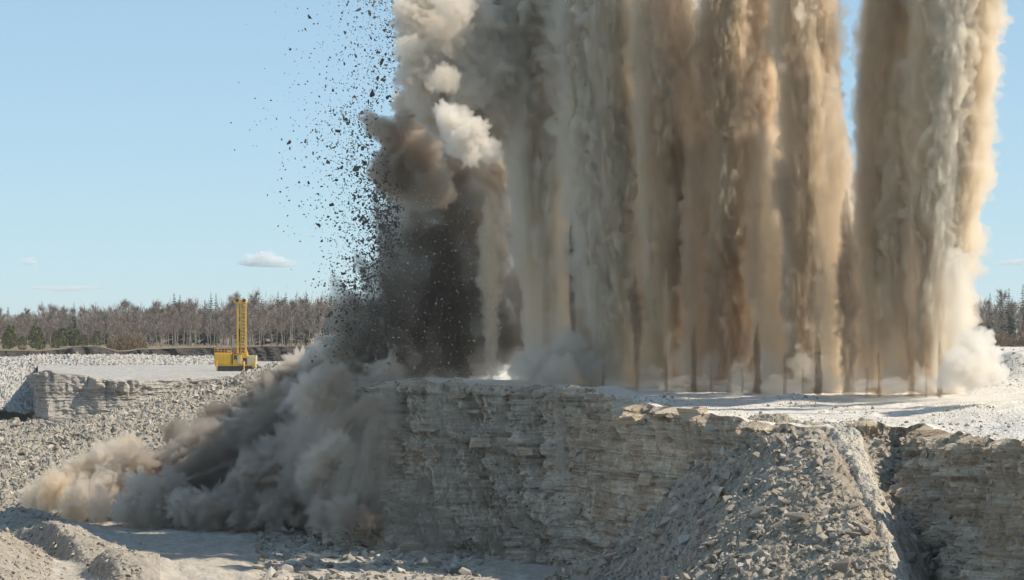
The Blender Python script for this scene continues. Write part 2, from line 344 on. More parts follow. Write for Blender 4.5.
# ------------------------------------------------------------------ loose rock
def rock_protos(n, seed, flat=0.65, npts=11):
    rs = np.random.RandomState(seed); out = []
    for k in range(n):
        p = rs.uniform(-1, 1, (npts, 3)); p *= np.array([1.0, rs.uniform(0.55, 0.9), rs.uniform(0.35, flat)])
        bm = bmesh.new()
        for q in p: bm.verts.new(q)
        r = bmesh.ops.convex_hull(bm, input=bm.verts)
        bmesh.ops.delete(bm, geom=[v for v in bm.verts if not v.link_faces], context='VERTS')
        bmesh.ops.triangulate(bm, faces=bm.faces)
        bm.verts.index_update(); v = np.array([x.co[:] for x in bm.verts]); f = np.array([[y.index for y in x.verts] for x in bm.faces]); bm.free()
        v /= np.abs(v).max()
        out.append((v, f))
    return out
PROTO = rock_protos(16, 3)
def rand_rot(rs, tilt=0.6):
    a = rs.uniform(0, 2*np.pi); b, c = rs.normal(0, tilt, 2)
    return np.array(Matrix.Rotation(a, 3, 'Z') @ Matrix.Rotation(b, 3, 'X') @ Matrix.Rotation(c, 3, 'Y'))
def merged_rocks(name, pos, size, mat, seed, tilt=0.6, parent=None):
    rs = np.random.RandomState(seed); VV = []; FF = []; n = 0
    rots = [rand_rot(rs, tilt) for _ in range(160)]
    k = rs.randint(0, len(PROTO), len(pos)); r = rs.randint(0, 160, len(pos))
    for i in range(len(pos)):
        v, f = PROTO[k[i]]
        VV.append(v@rots[r[i]].T*size[i]+pos[i]); FF.append(f+n); n += len(v)
    return mesh_obj(name, np.vstack(VV), np.vstack(FF), mat, parent)
ROCK_ME = {}
def rock_mesh(i, mat):
    key = (i, mat.name)
    if key not in ROCK_ME:
        v, f = PROTO[i]
        bm = bmesh.new(); vs_ = [bm.verts.new(q) for q in v]
        for t in f: bm.faces.new([vs_[j] for j in t])
        bmesh.ops.dissolve_limit(bm, angle_limit=0.25, verts=bm.verts, edges=bm.edges)
        bmesh.ops.bevel(bm, geom=bm.edges[:], offset=0.06, segments=1, affect='EDGES', clamp_overlap=True)
        me = bpy.data.meshes.new('rock'); bm.to_mesh(me); bm.free(); me.materials.append(mat); ROCK_ME[key] = me
    return ROCK_ME[key]
def single_rock(name, p, s, mat, rs, label, cat, group, tilt=0.5, sq=None):
    o = bpy.data.objects.new(name, rock_mesh(rs.randint(len(PROTO)), mat)); C.objects.link(o)
    o.location = p; o.rotation_euler = (rs.normal(0, tilt), rs.normal(0, tilt), rs.uniform(0, 6.28)); o.scale = (s, s*rs.uniform(0.8, 1.1), s*rs.uniform(0.75, 1.15))
    return tag(o, label, cat, group)
def sample_sheet(V, n, rs, keep=None, y_max=600, y_min=0, x0=-80, x1=1110):
    """points on a grid sheet, spread evenly over the picture so that near ground is not overcrowded"""
    P = np.stack([V[..., 0]/V[..., 1]*F+CX, HY-(V[..., 2]-CZ)/V[..., 1]*F], -1)
    a = P[1:, :-1]-P[:-1, :-1]; b = P[:-1, 1:]-P[:-1, :-1]
    ar = np.abs(a[..., 0]*b[..., 1]-a[..., 1]*b[..., 0]); c = P[:-1, :-1]
    ok = (c[..., 0] > x0) & (c[..., 0] < x1) & (c[..., 1] < y_max) & (c[..., 1] > y_min)
    if keep is not None: ok &= keep(c[..., 0], c[..., 1])
    ar = ar*ok; w = (ar/ar.sum()).ravel()
    idx = rs.choice(len(w), n, p=w); i, j = np.unravel_index(idx, ar.shape)
    s, t = rs.rand(n, 1), rs.rand(n, 1)
    return V[i, j]*(1-s)*(1-t)+V[i+1, j]*s*(1-t)+V[i, j+1]*(1-s)*t+V[i+1, j+1]*s*t
def sizes(n, lo, hi, p, rs):
    u = rs.rand(n); return (lo**(1-p)+(hi**(1-p)-lo**(1-p))*u)**(1/(1-p))
def scatter(sheet_name, n, lo, hi, p, n_big, mat, seed, label, group, stuff, stuff_label, **kw):
    rs = np.random.RandomState(seed); V = SHEETS[sheet_name]
    pts = sample_sheet(V, n, rs, **kw); s_px = sizes(n, lo, hi, p, rs); s = s_px/F*pts[:, 1]*0.5
    o = np.argsort(-s_px); big, small = o[:n_big], o[n_big:]
    pts[:, 2] += s*0.15
    st = merged_rocks(stuff, pts[small], s[small], mat, seed+1); tag(st, stuff_label, 'rubble', kind='stuff')
    for i in big: single_rock('boulder', pts[i], s[i], mat, rs, label, 'boulder', group)
scatter('rubble_slope', 30000, 1.7, 11, 2.8, 80, M['stone'], 21, 'angular pale limestone block lying on the rubble slope below the yellow drilling rig', 'blocks on the rubble slope', 'broken_rock', 'pale broken limestone covering the long rubble slope', y_max=530)
scatter('rubble_heap', 16000, 1.4, 22, 2.75, 90, M['stone_warm'], 31, 'angular limestone boulder lying on the big rubble heap against the cliff', 'boulders on the rubble heap', 'heap_stones', 'grey stones covering the big rubble heap against the cliff', keep=lambda x, y: ~((x > 815+(y-445)*0.72) & (x < 868+(y-450)*0.5)) | (((x*7.3+y*3.1) % 5) < 1.2), y_min=428)
def toe_keep(x, y): return (x > 255) & (x < 480) & (y > 522+np.abs(x-300)*0.05)
scatter('quarry_floor', 1900, 2.5, 20, 2.0, 60, M['stone'], 41, 'freshly broken rock block at the foot of the blasted cliff', 'blocks at the foot of the cliff', 'toe_rubble', 'broken rock heaped at the foot of the blasted cliff', keep=toe_keep)
scatter('gravel_bank', 11000, 1.2, 10, 2.8, 30, M['stone_warm'], 51, 'small stone on the gravel banks beside the haul road', 'stones on the gravel banks', 'bank_gravel', 'coarse gravel on the banks beside the haul road', keep=lambda x, y: (x < 140) & (y > 495), y_max=640)
scatter('haul_track', 700, 1.1, 6, 3.0, 14, M['stone_warm'], 36, 'stone lying on the pale track down the rubble heap', 'stones on the pale track', 'track_stones', 'small stones strewn over the pale track', y_max=600)
scatter('far_rubble', 5000, 1.5, 5, 2.8, 0, M['stone'], 61, '', '', 'far_broken_rock', 'pale broken rock on the spoil behind the far rock block', y_max=430)
scatter('bench_top', 3200, 1.2, 6, 3.0, 12, M['stone'], 71, 'small stone on the dusty bench in front of the dust jets', 'stones on the bench', 'bench_gravel', 'fine stones strewn along the bench edge and low spoil piles', keep=lambda x, y: (y > 412+8*np.sin(x*0.05)) | ((x > 980) & (y < 388)) | ((np.abs(x-790) < 28) & (y > 396) & (y < 408)) | ((x < 700) & (y > 397)))
scatter('side_cliff', 3200, 1.5, 11, 2.6, 20, M['stone_warm'], 81, 'stone lodged in the broken face of the gully cliff', 'stones in the gully cliff', 'gully_stones', 'loose stones lodged in the gully cliff', keep=lambda x, y: x < 1000)
scatter('cliff_face', 4200, 1.5, 11, 2.7, 0, M['stone_warm'], 91, '', '', 'face_rubble', 'broken stones clinging to the shattered left half of the cliff face', keep=lambda x, y: x < 600)
# blocks standing proud of the cliff beds
rs = np.random.RandomState(5); V = SHEETS['cliff_face']; cf = bpy.data.objects['cliff_face']
bpts = sample_sheet(V, 80, rs, keep=lambda x, y: (x > 380) & (x < 735), y_min=395)
def block_mesh(seed):
    rs = np.random.RandomState(seed); bm = bmesh.new(); bmesh.ops.create_cube(bm, size=1.0)
    for v in bm.verts: v.co += Vector(rs.uniform(-0.2, 0.2, 3))
    bmesh.ops.bevel(bm, geom=bm.edges[:], offset=0.05, segments=1, affect='EDGES')
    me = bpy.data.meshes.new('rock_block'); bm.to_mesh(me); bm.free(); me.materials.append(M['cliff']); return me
BM_ = [block_mesh(k) for k in range(8)]
for q in bpts:
    o = bpy.data.objects.new('rock_block', BM_[rs.randint(8)]); C.objects.link(o); o.parent = cf
    o.location = q; px = q[0]/q[1]*F+CX; ang = -0.12 if px < 560 else -0.75
    o.rotation_euler = (rs.normal(0, 0.04), rs.normal(0, 0.04), ang+rs.normal(0, 0.35)); k_ = rs.uniform(0.6, 1.3); o.scale = (k_*rs.uniform(0.6, 1.6), rs.uniform(0.5, 0.8), k_*rs.uniform(0.2, 0.75))
# ------------------------------------------------------------------ dust thrown up by the blast (lit, scattering air inside plume-shaped meshes)
def dust_mat(name, color, density, dark=None, aniso=0.4, het=True, step=0.2, sc=(0.34, 0.34, 0.085), lo=0.40, hi=0.62, floor=0.12, detail=3.0, zfade=None):
    n = N(name); v = n.new('ShaderNodeVolumePrincipled'); v.inputs['Anisotropy'].default_value = aniso
    if het:
        f = n.noise(1.0, detail, 0.6, n.map(scale=sc))
        mr = n.new('ShaderNodeMapRange'); n.put(mr.inputs[0], f)
        for k, x in enumerate((lo, hi, density*floor, density)): mr.inputs[k+1].default_value = x
        den = mr.outputs[0]
        if zfade:                                     # thins out with height
            zf = n.new('ShaderNodeMapRange', interpolation_type='SMOOTHSTEP'); n.put(zf.inputs[0], n.new('ShaderNodeSeparateXYZ', Vector=n.co).outputs['Z'])
            for k, x in enumerate((zfade[0], zfade[1], 1.0, 0.0)): zf.inputs[k+1].default_value = x
            den = n.math('MULTIPLY', den, zf.outputs[0])
        n.put(v.inputs['Density'], den)
        n.put(v.inputs['Color'], n.ramp(f, [(lo, color), (hi, dark)]) if dark else color)
        n.m.cycles.volume_step_rate = step
    else:
        v.inputs['Density'].default_value = density; n.put(v.inputs['Color'], color)
    n.t.links.new(v.outputs[0], n.out.inputs['Volume']); return n.m
D_ = {}
D_['pale'] = dust_mat('dust_pale', (0.99, 0.945, 0.87), 1.2, het=False)
D_['beige'] = dust_mat('dust_beige', (0.985, 0.915, 0.81), 1.2, het=False)
D_['tan'] = dust_mat('dust_tan', (0.965, 0.86, 0.72), 1.25, het=False)
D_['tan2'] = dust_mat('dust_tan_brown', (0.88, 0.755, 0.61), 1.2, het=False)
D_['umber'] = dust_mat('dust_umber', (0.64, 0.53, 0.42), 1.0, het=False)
D_['low'] = dust_mat('dust_low', (0.98, 0.935, 0.86), 0.55, het=False)
D_['veil'] = dust_mat('dust_veil', (0.975, 0.93, 0.86), 0.40, het=False)
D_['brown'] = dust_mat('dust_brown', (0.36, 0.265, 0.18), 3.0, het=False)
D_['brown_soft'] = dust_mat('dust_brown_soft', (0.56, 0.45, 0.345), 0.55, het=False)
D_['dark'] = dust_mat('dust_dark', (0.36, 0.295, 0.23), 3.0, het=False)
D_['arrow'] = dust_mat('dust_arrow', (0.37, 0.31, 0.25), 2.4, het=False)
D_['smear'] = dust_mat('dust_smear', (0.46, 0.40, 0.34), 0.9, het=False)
D_['spear'] = dust_mat('dust_spear', (0.95, 0.87, 0.75), 1.6, het=False)
D_['grey'] = dust_mat('dust_grey', (0.97, 0.92, 0.85), 1.3, het=False)
D_['puff'] = dust_mat('dust_puff', (0.97, 0.925, 0.86), 0.6, het=False)
D_['white'] = dust_mat('dust_white', (0.99, 0.955, 0.905), 1.7, het=False)
D_['black'] = dust_mat('dust_charcoal', (0.47, 0.43, 0.38), 0.9, het=False)
D_['black2'] = dust_mat('dust_charcoal_brown', (0.63, 0.575, 0.505), 0.8, het=False)
D_['surge'] = dust_mat('dust_surge', (0.91, 0.845, 0.765), 1.8, het=False)
D_['surge_tan'] = dust_mat('dust_surge_tan', (0.955, 0.87, 0.75), 1.8, het=False)
D_['surge_mid'] = dust_mat('dust_surge_mid', (0.77, 0.695, 0.615), 1.7, het=False)
D_['surge_dark'] = dust_mat('dust_surge_dark', (0.54, 0.465, 0.39), 1.4, het=False)
D_['surge_haze'] = dust_mat('dust_surge_haze', (0.84, 0.76, 0.67), 0.32, het=False)
D_['wisp'] = dust_mat('dust_wisp', (0.95, 0.88, 0.79), 0.18, het=False)

def plume(name, pts, D, mat, rough=0.34, seed=0, parent=None, depth=1.0, ns=0.75, stretch=0.42, nu=72, dens=2.0, cap=0.06, octs=5):
    """a tapering, lumpy plume along points (px, py, half width px[, D])"""
    pts = np.array([(*p, D) if len(p) == 3 else p for p in pts], float)
    c = np.stack([(pts[:, 0]-CX)/F*pts[:, 3], pts[:, 3], CZ+(HY-pts[:, 1])/F*pts[:, 3], pts[:, 2]/F*pts[:, 3]], -1)
    L = np.concatenate([[0], np.cumsum(np.linalg.norm(np.diff(c[:, :3], axis=0), axis=1))])
    nv = int(np.clip(L[-1]*dens*2.8, 24, 230)); t = np.linspace(0, 1, nv)
    c = np.stack([np.interp(t*L[-1], L, c[:, k]) for k in range(4)], -1)
    w = max(3, nv//14)|1
    for j in range(4): c[:, j] = np.convolve(np.pad(c[:, j], w//2, mode='reflect', reflect_type='odd'), np.ones(w)/w, 'valid')
    r = np.maximum(c[:, 3], 0.02)*np.sqrt(np.clip(np.minimum((t+0.003)/0.012, (1.001-t)/cap), 0, 1))
    T = np.gradient(c[:, :3], axis=0); T /= np.linalg.norm(T, axis=1)[:, None]
    B = np.cross(T, np.array([0, 1.0, 0])); B /= np.linalg.norm(B, axis=1)[:, None]; K = np.cross(B, T)
    a = np.linspace(0, 2*np.pi, nu, endpoint=False); s = t*L[-1]
    A, R = np.meshgrid(a, r, indexing='ij'); S = np.broadcast_to(s, A.shape)
    rr = 0.7+0.75*R
    base = np.stack([np.cos(A)*rr, np.sin(A)*rr, S*stretch], -1)*ns+seed*11.17
    d = 1+rough*(0.9*fbm(base*0.8, 2)+0.85*billow(base*1.9, octs, 0.56))
    d = np.clip(d, 0.3, 1.9)
    along = 0.45*R*rough*fbm(base*1.6+5, 2)
    V = c[None, :, :3]+(np.cos(A)*R*d)[..., None]*B[None]+(np.sin(A)*R*d*depth)[..., None]*K[None]+along[..., None]*T[None]
    V = V.reshape(-1, 3); n = len(V); f = grid_faces(nu, nv, wrap=True).tolist()
    V = np.vstack([V, [c[0, :3]], [c[-1, :3]]])
    for i in range(nu):
        j = (i+1) % nu; f.append([n, j*nv, i*nv]); f.append([n+1, i*nv+nv-1, j*nv+nv-1])
    f = [q[::-1] for q in f]
    return mesh_obj(name, V, f, mat, parent, smooth=True)
_ico = {}
def ico(sub):
    if sub not in _ico:
        bm = bmesh.new(); bmesh.ops.create_icosphere(bm, subdivisions=sub, radius=1.0)
        _ico[sub] = (np.array([v.co[:] for v in bm.verts]), np.array([[v.index for v in f.verts] for f in bm.faces])); bm.free()
    return _ico[sub]
def billow_mesh(name, px, py, r, D, mat, seed, parent=None, sq=(1, 1, 1), rough=0.30, ns=1.35, sub=5, tilt=0.0, octs=4):
    v, f = ico(sub); p = v*ns+seed*7.77
    d = 1+rough*(0.5*gnoise(p*0.9)+1.0*billow(p, octs, 0.52))
    R = r/F*D; q = v*d[:, None]*np.array(sq)*R
    c, s = math.cos(tilt), math.sin(tilt); q = np.stack([q[:, 0]*c-q[:, 2]*s, q[:, 1], q[:, 0]*s+q[:, 2]*c], -1)
    return mesh_obj(name, q+W(px, py, D), f, mat, parent, smooth=True)
_seed = [0]
def row(x): return float(np.interp(x, [490, 960], [232, 190]))-230 if x > 486 else 0.0     # the line of blast holes runs towards the camera
def jet(pts, D, mat, label, group=None, **kw):
    _seed[0] += 1
    o = plume('dust_jet', pts, D+(row(pts[0][0]) if len(pts[0]) == 3 else 0), D_[mat], seed=_seed[0], **kw); return tag(o, label, 'dust jet', group)
# tall columns of the curtain: a body and several strands of paler and browner dust each
crs = np.random.RandomState(4)
def column(pts, D, mats, label, n=5, rough=0.34):
    _seed[0] += 1; D = D+row(pts[0][0])
    e = empty('dust_jet', W(pts[0][0], pts[0][1], D)); tag(e, label, 'dust jet'); bpy.context.view_layer.update()
    P = np.array(pts, float); new = [plume('column_body', pts, D, D_[mats[0]], seed=_seed[0], rough=rough)]
    for k in range(n):
        _seed[0] += 1
        fx = -0.75+1.5*(k+0.5)/n+crs.uniform(-0.12, 0.12); y1 = crs.choice([-100, -60, 10, 60, 130]) if k % 2 else -100; y0 = crs.choice([392, 380, 330, 270])
        ys = np.linspace(y0, y1, 7); o_ = np.argsort(-P[:, 1]); cx_ = np.interp(-ys, -P[o_, 1], P[o_, 0]); hw = np.interp(-ys, -P[o_, 1], P[o_, 2])
        q = [(cx_[i]+fx*hw[i], ys[i], hw[i]*crs.uniform(0.26, 0.40)*(0.35 if i in (0, 6) else 1.0)) for i in range(7)]
        dep = D-hw.mean()/F*D*math.sqrt(max(0.05, 1-fx*fx))*crs.uniform(0.55, 0.95)
        new.append(plume('dust_strand', q, dep, D_[mats[1+k % (len(mats)-1)]], seed=_seed[0], rough=rough*1.25, ns=1.0, stretch=0.34, nu=56, cap=0.2))
    for o in new: o.data.transform(Matrix.Translation(-e.location)); o.parent = e
    return e
column([(534, 384, 8), (533, 330, 12), (533, 260, 20), (536, 180, 33), (538, 90, 41), (536, 0, 49), (533, -110, 46)], 228, ('pale', 'pale', 'beige', 'tan', 'pale'), 'tall pale tan dust column beside the charcoal cloud')  # body in paler dust: extra light put into the colour
column([(605, 390, 21), (605, 320, 33), (605, 230, 41), (602, 130, 46), (598, 40, 50), (597, -110, 52)], 229, ('pale', 'pale', 'tan', 'pale', 'beige'), 'broad pale dust column rising behind the slim pointed spear', 6)  # paler body again, brightened by colour where neighbours shade it
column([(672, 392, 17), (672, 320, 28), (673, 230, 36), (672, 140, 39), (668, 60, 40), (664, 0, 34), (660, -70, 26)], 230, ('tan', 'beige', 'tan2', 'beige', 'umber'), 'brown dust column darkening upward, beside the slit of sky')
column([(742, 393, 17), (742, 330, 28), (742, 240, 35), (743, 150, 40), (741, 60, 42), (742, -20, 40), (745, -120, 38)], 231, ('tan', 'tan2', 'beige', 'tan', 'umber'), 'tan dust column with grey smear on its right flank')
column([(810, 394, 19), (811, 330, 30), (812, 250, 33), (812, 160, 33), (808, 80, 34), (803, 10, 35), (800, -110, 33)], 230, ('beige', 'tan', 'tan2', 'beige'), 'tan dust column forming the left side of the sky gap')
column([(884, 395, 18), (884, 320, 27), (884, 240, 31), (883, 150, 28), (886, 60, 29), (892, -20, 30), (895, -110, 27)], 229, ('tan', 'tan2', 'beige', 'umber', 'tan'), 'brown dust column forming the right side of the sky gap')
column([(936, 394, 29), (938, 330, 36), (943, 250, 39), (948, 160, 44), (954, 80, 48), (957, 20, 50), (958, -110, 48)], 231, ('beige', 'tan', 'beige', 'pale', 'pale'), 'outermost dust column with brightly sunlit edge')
# second row of columns behind, closing the curtain
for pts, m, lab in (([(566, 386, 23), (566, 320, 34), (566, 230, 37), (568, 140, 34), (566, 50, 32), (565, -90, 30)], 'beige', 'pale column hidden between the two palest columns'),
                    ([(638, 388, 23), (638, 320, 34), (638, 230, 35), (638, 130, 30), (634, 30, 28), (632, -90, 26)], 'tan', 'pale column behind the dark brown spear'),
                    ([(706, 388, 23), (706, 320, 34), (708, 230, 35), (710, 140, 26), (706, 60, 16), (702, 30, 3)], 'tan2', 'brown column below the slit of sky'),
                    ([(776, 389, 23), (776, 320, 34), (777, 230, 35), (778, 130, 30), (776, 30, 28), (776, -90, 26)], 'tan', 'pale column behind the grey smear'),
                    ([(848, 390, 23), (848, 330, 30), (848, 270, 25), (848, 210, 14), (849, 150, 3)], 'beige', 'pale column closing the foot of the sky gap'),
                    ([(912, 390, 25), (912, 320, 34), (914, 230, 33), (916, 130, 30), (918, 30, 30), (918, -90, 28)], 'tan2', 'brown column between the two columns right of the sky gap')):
    jet(pts, 239, m, lab)
for k, (x, w, lab) in enumerate(((600, 44, 'low dust bank behind the slim spear'), (690, 48, 'low dust bank behind the short dark spear'), (780, 48, 'low dust bank under the grey smear'), (866, 46, 'low dust bank under the sky gap'), (935, 36, 'low dust bank under the sunlit outer column'))):
    jet([(x, 389, w*0.8), (x, 350, w), (x, 300, w*0.95), (x, 240, w*0.6), (x, 200, w*0.2)], 245, 'low', lab, rough=0.3)
prs = np.random.RandomState(31)
TIE = [(556, 60, 20, 'pale', 'pale ragged plume in the first gap of the curtain'), (583, 215, 14, 'tan2', 'short brown plume beside the thin dark streak'),
       (626, 95, 19, 'beige', 'ragged beige plume right of the slim spear'), (652, 205, 15, 'tan', 'short tan plume right of the short dark spear'), (700, 75, 17, 'tan2', 'ragged brown plume reaching for the slit of sky'), (722, 170, 15, 'umber', 'umber plume between two stalks'),
       (768, 110, 16, 'tan', 'ragged tan plume left of the grey smear'), (798, 235, 13, 'umber', 'short umber plume below the grey smear'), (834, 60, 14, 'tan', 'ragged tan plume on the left rim of the sky gap'), (838, 250, 14, 'beige', 'short beige plume left of the dark spear'),
       (862, 120, 13, 'tan2', 'brown plume on the right rim of the sky gap'), (900, 40, 17, 'tan', 'tall tan plume before the columns right of the sky gap'), (925, 190, 15, 'umber', 'umber plume under the sunlit outer column'), (960, 230, 12, 'pale', 'pale sunlit plume above the white puff')]
for x, top, w, m, lab in TIE:
    y = np.array([393, 345, (345+top)/2+20, (345+top)/2-40, top+25, top]); ww = np.array([0.75, 1.0, 1.15, 1.1, 0.55, 0.06])*w; dx = np.cumsum(prs.normal(0, 1.6, 6))
    jet([(x+dx[i], y[i], ww[i]) for i in range(6)], 228, m, lab, rough=0.5, ns=1.0, stretch=0.36, cap=0.05)
# spears and dark stalks in front
jet([(491, 381, 4), (491, 340, 7), (490, 285, 11), (488, 240, 10), (487, 212, 6), (486, 193, 1.0)], 224, 'spear', 'pale tan pointed dust spear standing in front of the charcoal cloud', rough=0.7, ns=2.2, dens=4, cap=0.02)
jet([(603, 392, 1.6), (603, 320, 3), (605, 250, 8), (608, 180, 14), (610, 120, 11), (610, 80, 6), (609, 52, 1.0)], 226, 'spear', 'slim tall dust spear ending in a ragged point', rough=0.65, ns=1.9, cap=0.02)
jet([(637, 391, 3.5), (637, 350, 4), (637, 318, 6.5), (636, 298, 8), (635, 280, 5), (634, 258, 1)], 219, 'arrow', 'short dark brown dust spear with arrowhead top', rough=0.75, ns=2.2, cap=0.02, dens=4)
jet([(848, 396, 5), (848, 330, 10), (848, 270, 11), (847, 230, 7), (846, 188, 1)], 217, 'arrow', 'dark dust spear below the sky gap', rough=0.7, ns=2.0, cap=0.02, dens=3)
jet([(573, 340, 2.5), (573, 290, 4), (573, 235, 4), (573, 200, 1.2)], 226, 'arrow', 'thin dark brown streak rising behind the grey base puff', rough=0.15, cap=0.02)
jet([(549, 372, 5), (549, 310, 8), (551, 250, 8), (552, 205, 2)], 227, 'brown_soft', 'soft brown streak left of the thin dark one', rough=0.15, cap=0.02)
jet([(792, 260, 4), (788, 215, 11), (782, 180, 12), (775, 145, 3)], 224, 'smear', 'grey dust smear leaning on a tan column', rough=0.45, ns=1.1)
jet([(700, 210, 5), (694, 150, 14), (684, 90, 20), (672, 30, 22), (664, -30, 18)], 225, 'brown_soft', 'soft dark brown plume along the edge of the sky slit', rough=0.45, ns=1.0)
jet([(752, 300, 6), (750, 200, 12), (752, 110, 15), (758, 40, 14), (762, -20, 10)], 225, 'brown_soft', 'soft brown plume in front of the tan column', rough=0.45, ns=1.0)
jet([(868, 230, 8), (866, 150, 12), (870, 70, 14), (878, 0, 12), (880, -50, 9)], 224, 'brown_soft', 'soft brown plume on the right edge of the sky gap', rough=0.45, ns=1.0)
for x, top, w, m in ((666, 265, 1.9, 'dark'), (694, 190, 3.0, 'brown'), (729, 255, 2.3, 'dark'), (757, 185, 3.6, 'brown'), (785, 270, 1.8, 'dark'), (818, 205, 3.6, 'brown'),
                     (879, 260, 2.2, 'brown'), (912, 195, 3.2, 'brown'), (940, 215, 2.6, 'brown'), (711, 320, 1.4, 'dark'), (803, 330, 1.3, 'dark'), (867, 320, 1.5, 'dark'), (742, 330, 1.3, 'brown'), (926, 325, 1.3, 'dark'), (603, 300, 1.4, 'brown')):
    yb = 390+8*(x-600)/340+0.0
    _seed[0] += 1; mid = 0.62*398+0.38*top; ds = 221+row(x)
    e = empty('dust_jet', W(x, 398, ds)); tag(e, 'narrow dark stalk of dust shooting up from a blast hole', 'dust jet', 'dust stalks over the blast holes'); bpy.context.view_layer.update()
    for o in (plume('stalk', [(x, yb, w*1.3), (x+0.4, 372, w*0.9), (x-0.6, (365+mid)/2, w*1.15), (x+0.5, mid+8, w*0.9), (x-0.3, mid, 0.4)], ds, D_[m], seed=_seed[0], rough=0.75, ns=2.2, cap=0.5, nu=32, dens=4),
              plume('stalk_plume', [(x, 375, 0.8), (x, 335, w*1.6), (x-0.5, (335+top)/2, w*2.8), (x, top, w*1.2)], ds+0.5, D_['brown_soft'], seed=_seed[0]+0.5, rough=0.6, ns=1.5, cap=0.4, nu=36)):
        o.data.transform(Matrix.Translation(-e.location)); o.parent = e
# puffs at the foot
def cloud(name, label, parts, loc, cat='dust cloud', group=None, **kw):
    dr = row(loc[0]) if loc[0] > 510 else 0.0
    e = empty('dust_cloud'); tag(e, label, cat, group); e.location = Vector(W(loc[0], loc[1], loc[2]+dr)); bpy.context.view_layer.update()
    for q in parts:
        _seed[0] += 1
        px, py, r, D, m = q[:5]; D = D+dr; opt = dict(kw); opt.update(q[5] if len(q) > 5 else {})
        o = billow_mesh(name, px, py, r, D, D_[m], _seed[0], **opt)
        o.data.transform(Matrix.Translation(-e.location)); o.parent = e
    return e
cloud('billow', 'soft grey puff of dust at the foot of the pale columns', [(540, 362, 21, 222, 'grey'), (571, 352, 23, 223, 'grey'), (560, 372, 20, 220, 'grey'), (592, 368, 16, 222, 'grey'), (522, 374, 13, 221, 'grey')], (558, 388, 222))
cloud('billow', 'bright white cauliflower puff at the outer end of the jets', [(972, 345, 17, 222, 'white'), (958, 362, 17, 221, 'white'), (985, 340, 12, 224, 'white'), (990, 358, 13, 223, 'white'), (975, 372, 20, 222, 'white'), (948, 378, 13, 221, 'white'), (998, 374, 12, 222, 'white')], (970, 393, 222))
rs = np.random.RandomState(12)
for k, x in enumerate((620, 650, 681, 708, 742, 772, 802, 832, 864, 896, 926)):
    cloud('billow', 'low pale dust puff between two stalks on the bench', [(x+rs.uniform(-7, 7), 385+rs.uniform(-3, 3), rs.uniform(9, 16), 223+rs.uniform(-1, 3), 'puff', dict(sub=4, sq=(1.5, 1.2, 0.8))), (x+rs.uniform(-12, 12), 372+rs.uniform(-14, 6), rs.uniform(9, 17), 227, 'puff', dict(sub=4, sq=(1.0, 1.0, 1.3)))], (x, 395, 222), group='low puffs between the stalks', rough=0.45)
# white ground-hugging dust on the bench
jet([(388, 384, 3, 224), (420, 382, 4, 223), (470, 383, 5, 221), (530, 386, 5, 217), (590, 391, 4, 211)], 222, 'white', 'white dust sheet creeping along the cliff rim', rough=0.5, depth=2.2, nu=32)
jet([(610, 397, 2.5, 211), (700, 398, 4, 203), (800, 399, 4, 197), (900, 401, 4, 189), (990, 399, 5, 184), (1040, 398, 5, 183)], 195, 'veil', 'thin white dust drifting over the bright bench', rough=0.5, depth=4.0, nu=32)
# charcoal cloud over the blasted corner
cloud('billow', 'charcoal cloud of dust and stones over the blasted corner', [
    (430, 340, 46, 237, 'black'), (474, 335, 42, 238, 'black'), (418, 275, 46, 238, 'black'), (468, 262, 46, 239, 'black'), (424, 205, 42, 238, 'black2'), (470, 195, 40, 240, 'black'), (512, 310, 32, 243, 'black'), (400, 325, 34, 235, 'black'), (500, 230, 30, 243, 'black'), (522, 345, 27, 239, 'black'), (530, 285, 27, 240, 'black'), (525, 225, 22, 241, 'black2'), (548, 330, 20, 242, 'black2'), (440, 160, 36, 239, 'black2')], (440, 384, 236), sq=(0.95, 0.6, 1.25), rough=0.24, ns=1.6)
cloud('billow', 'grey cloud lobe pointing out over the flying rocks', [(410, 150, 32, 233, 'surge_mid'), (383, 130, 21, 232, 'surge_mid', dict(sq=(1.35, 0.9, 0.6), tilt=-0.55)), (393, 172, 26, 233, 'surge_mid'), (414, 105, 22, 234, 'surge'), (430, 185, 28, 232, 'black2')], (400, 384, 234), ns=1.6)
cloud('billow', 'grey cauliflower cloud boiling over the charcoal one', [(418, 20, 24, 221, 'grey'), (448, 40, 28, 220, 'grey'), (428, 72, 27, 220, 'grey'), (472, 18, 30, 222, 'grey'), (484, 66, 28, 222, 'grey'), (436, -10, 32, 222, 'grey'), (500, 30, 30, 226, 'grey'), (410, 50, 17, 219, 'grey'), (500, -20, 36, 227, 'grey'), (468, 92, 22, 220, 'grey'), (420, 98, 18, 221, 'grey'), (405, 8, 14, 220, 'grey'), (455, 8, 20, 217, 'grey'), (500, 105, 22, 224, 'grey'), (445, 78, 15, 216, 'grey'), (412, 78, 16, 219, 'grey'), (455, 75, 38, 227, 'grey'), (485, 120, 34, 228, 'grey'), (430, 30, 36, 227, 'grey'), (490, -5, 40, 229, 'grey'), (515, 80, 26, 229, 'grey'), (440, 110, 26, 225, 'surge'), (505, 170, 28, 242, 'surge')], (450, 384, 231), rough=0.34, ns=1.9)
cloud('billow', 'bright cream puff bulging out of the grey cauliflower cloud', [(455, 122, 18, 209, 'white'), (466, 136, 19, 208, 'white'), (488, 150, 14, 209, 'white'), (445, 113, 12, 208, 'white'), (470, 156, 11, 208, 'white'), (478, 128, 12, 208, 'white'), (455, 148, 10, 208, 'white')], (465, 384, 224), rough=0.34, ns=1.8)
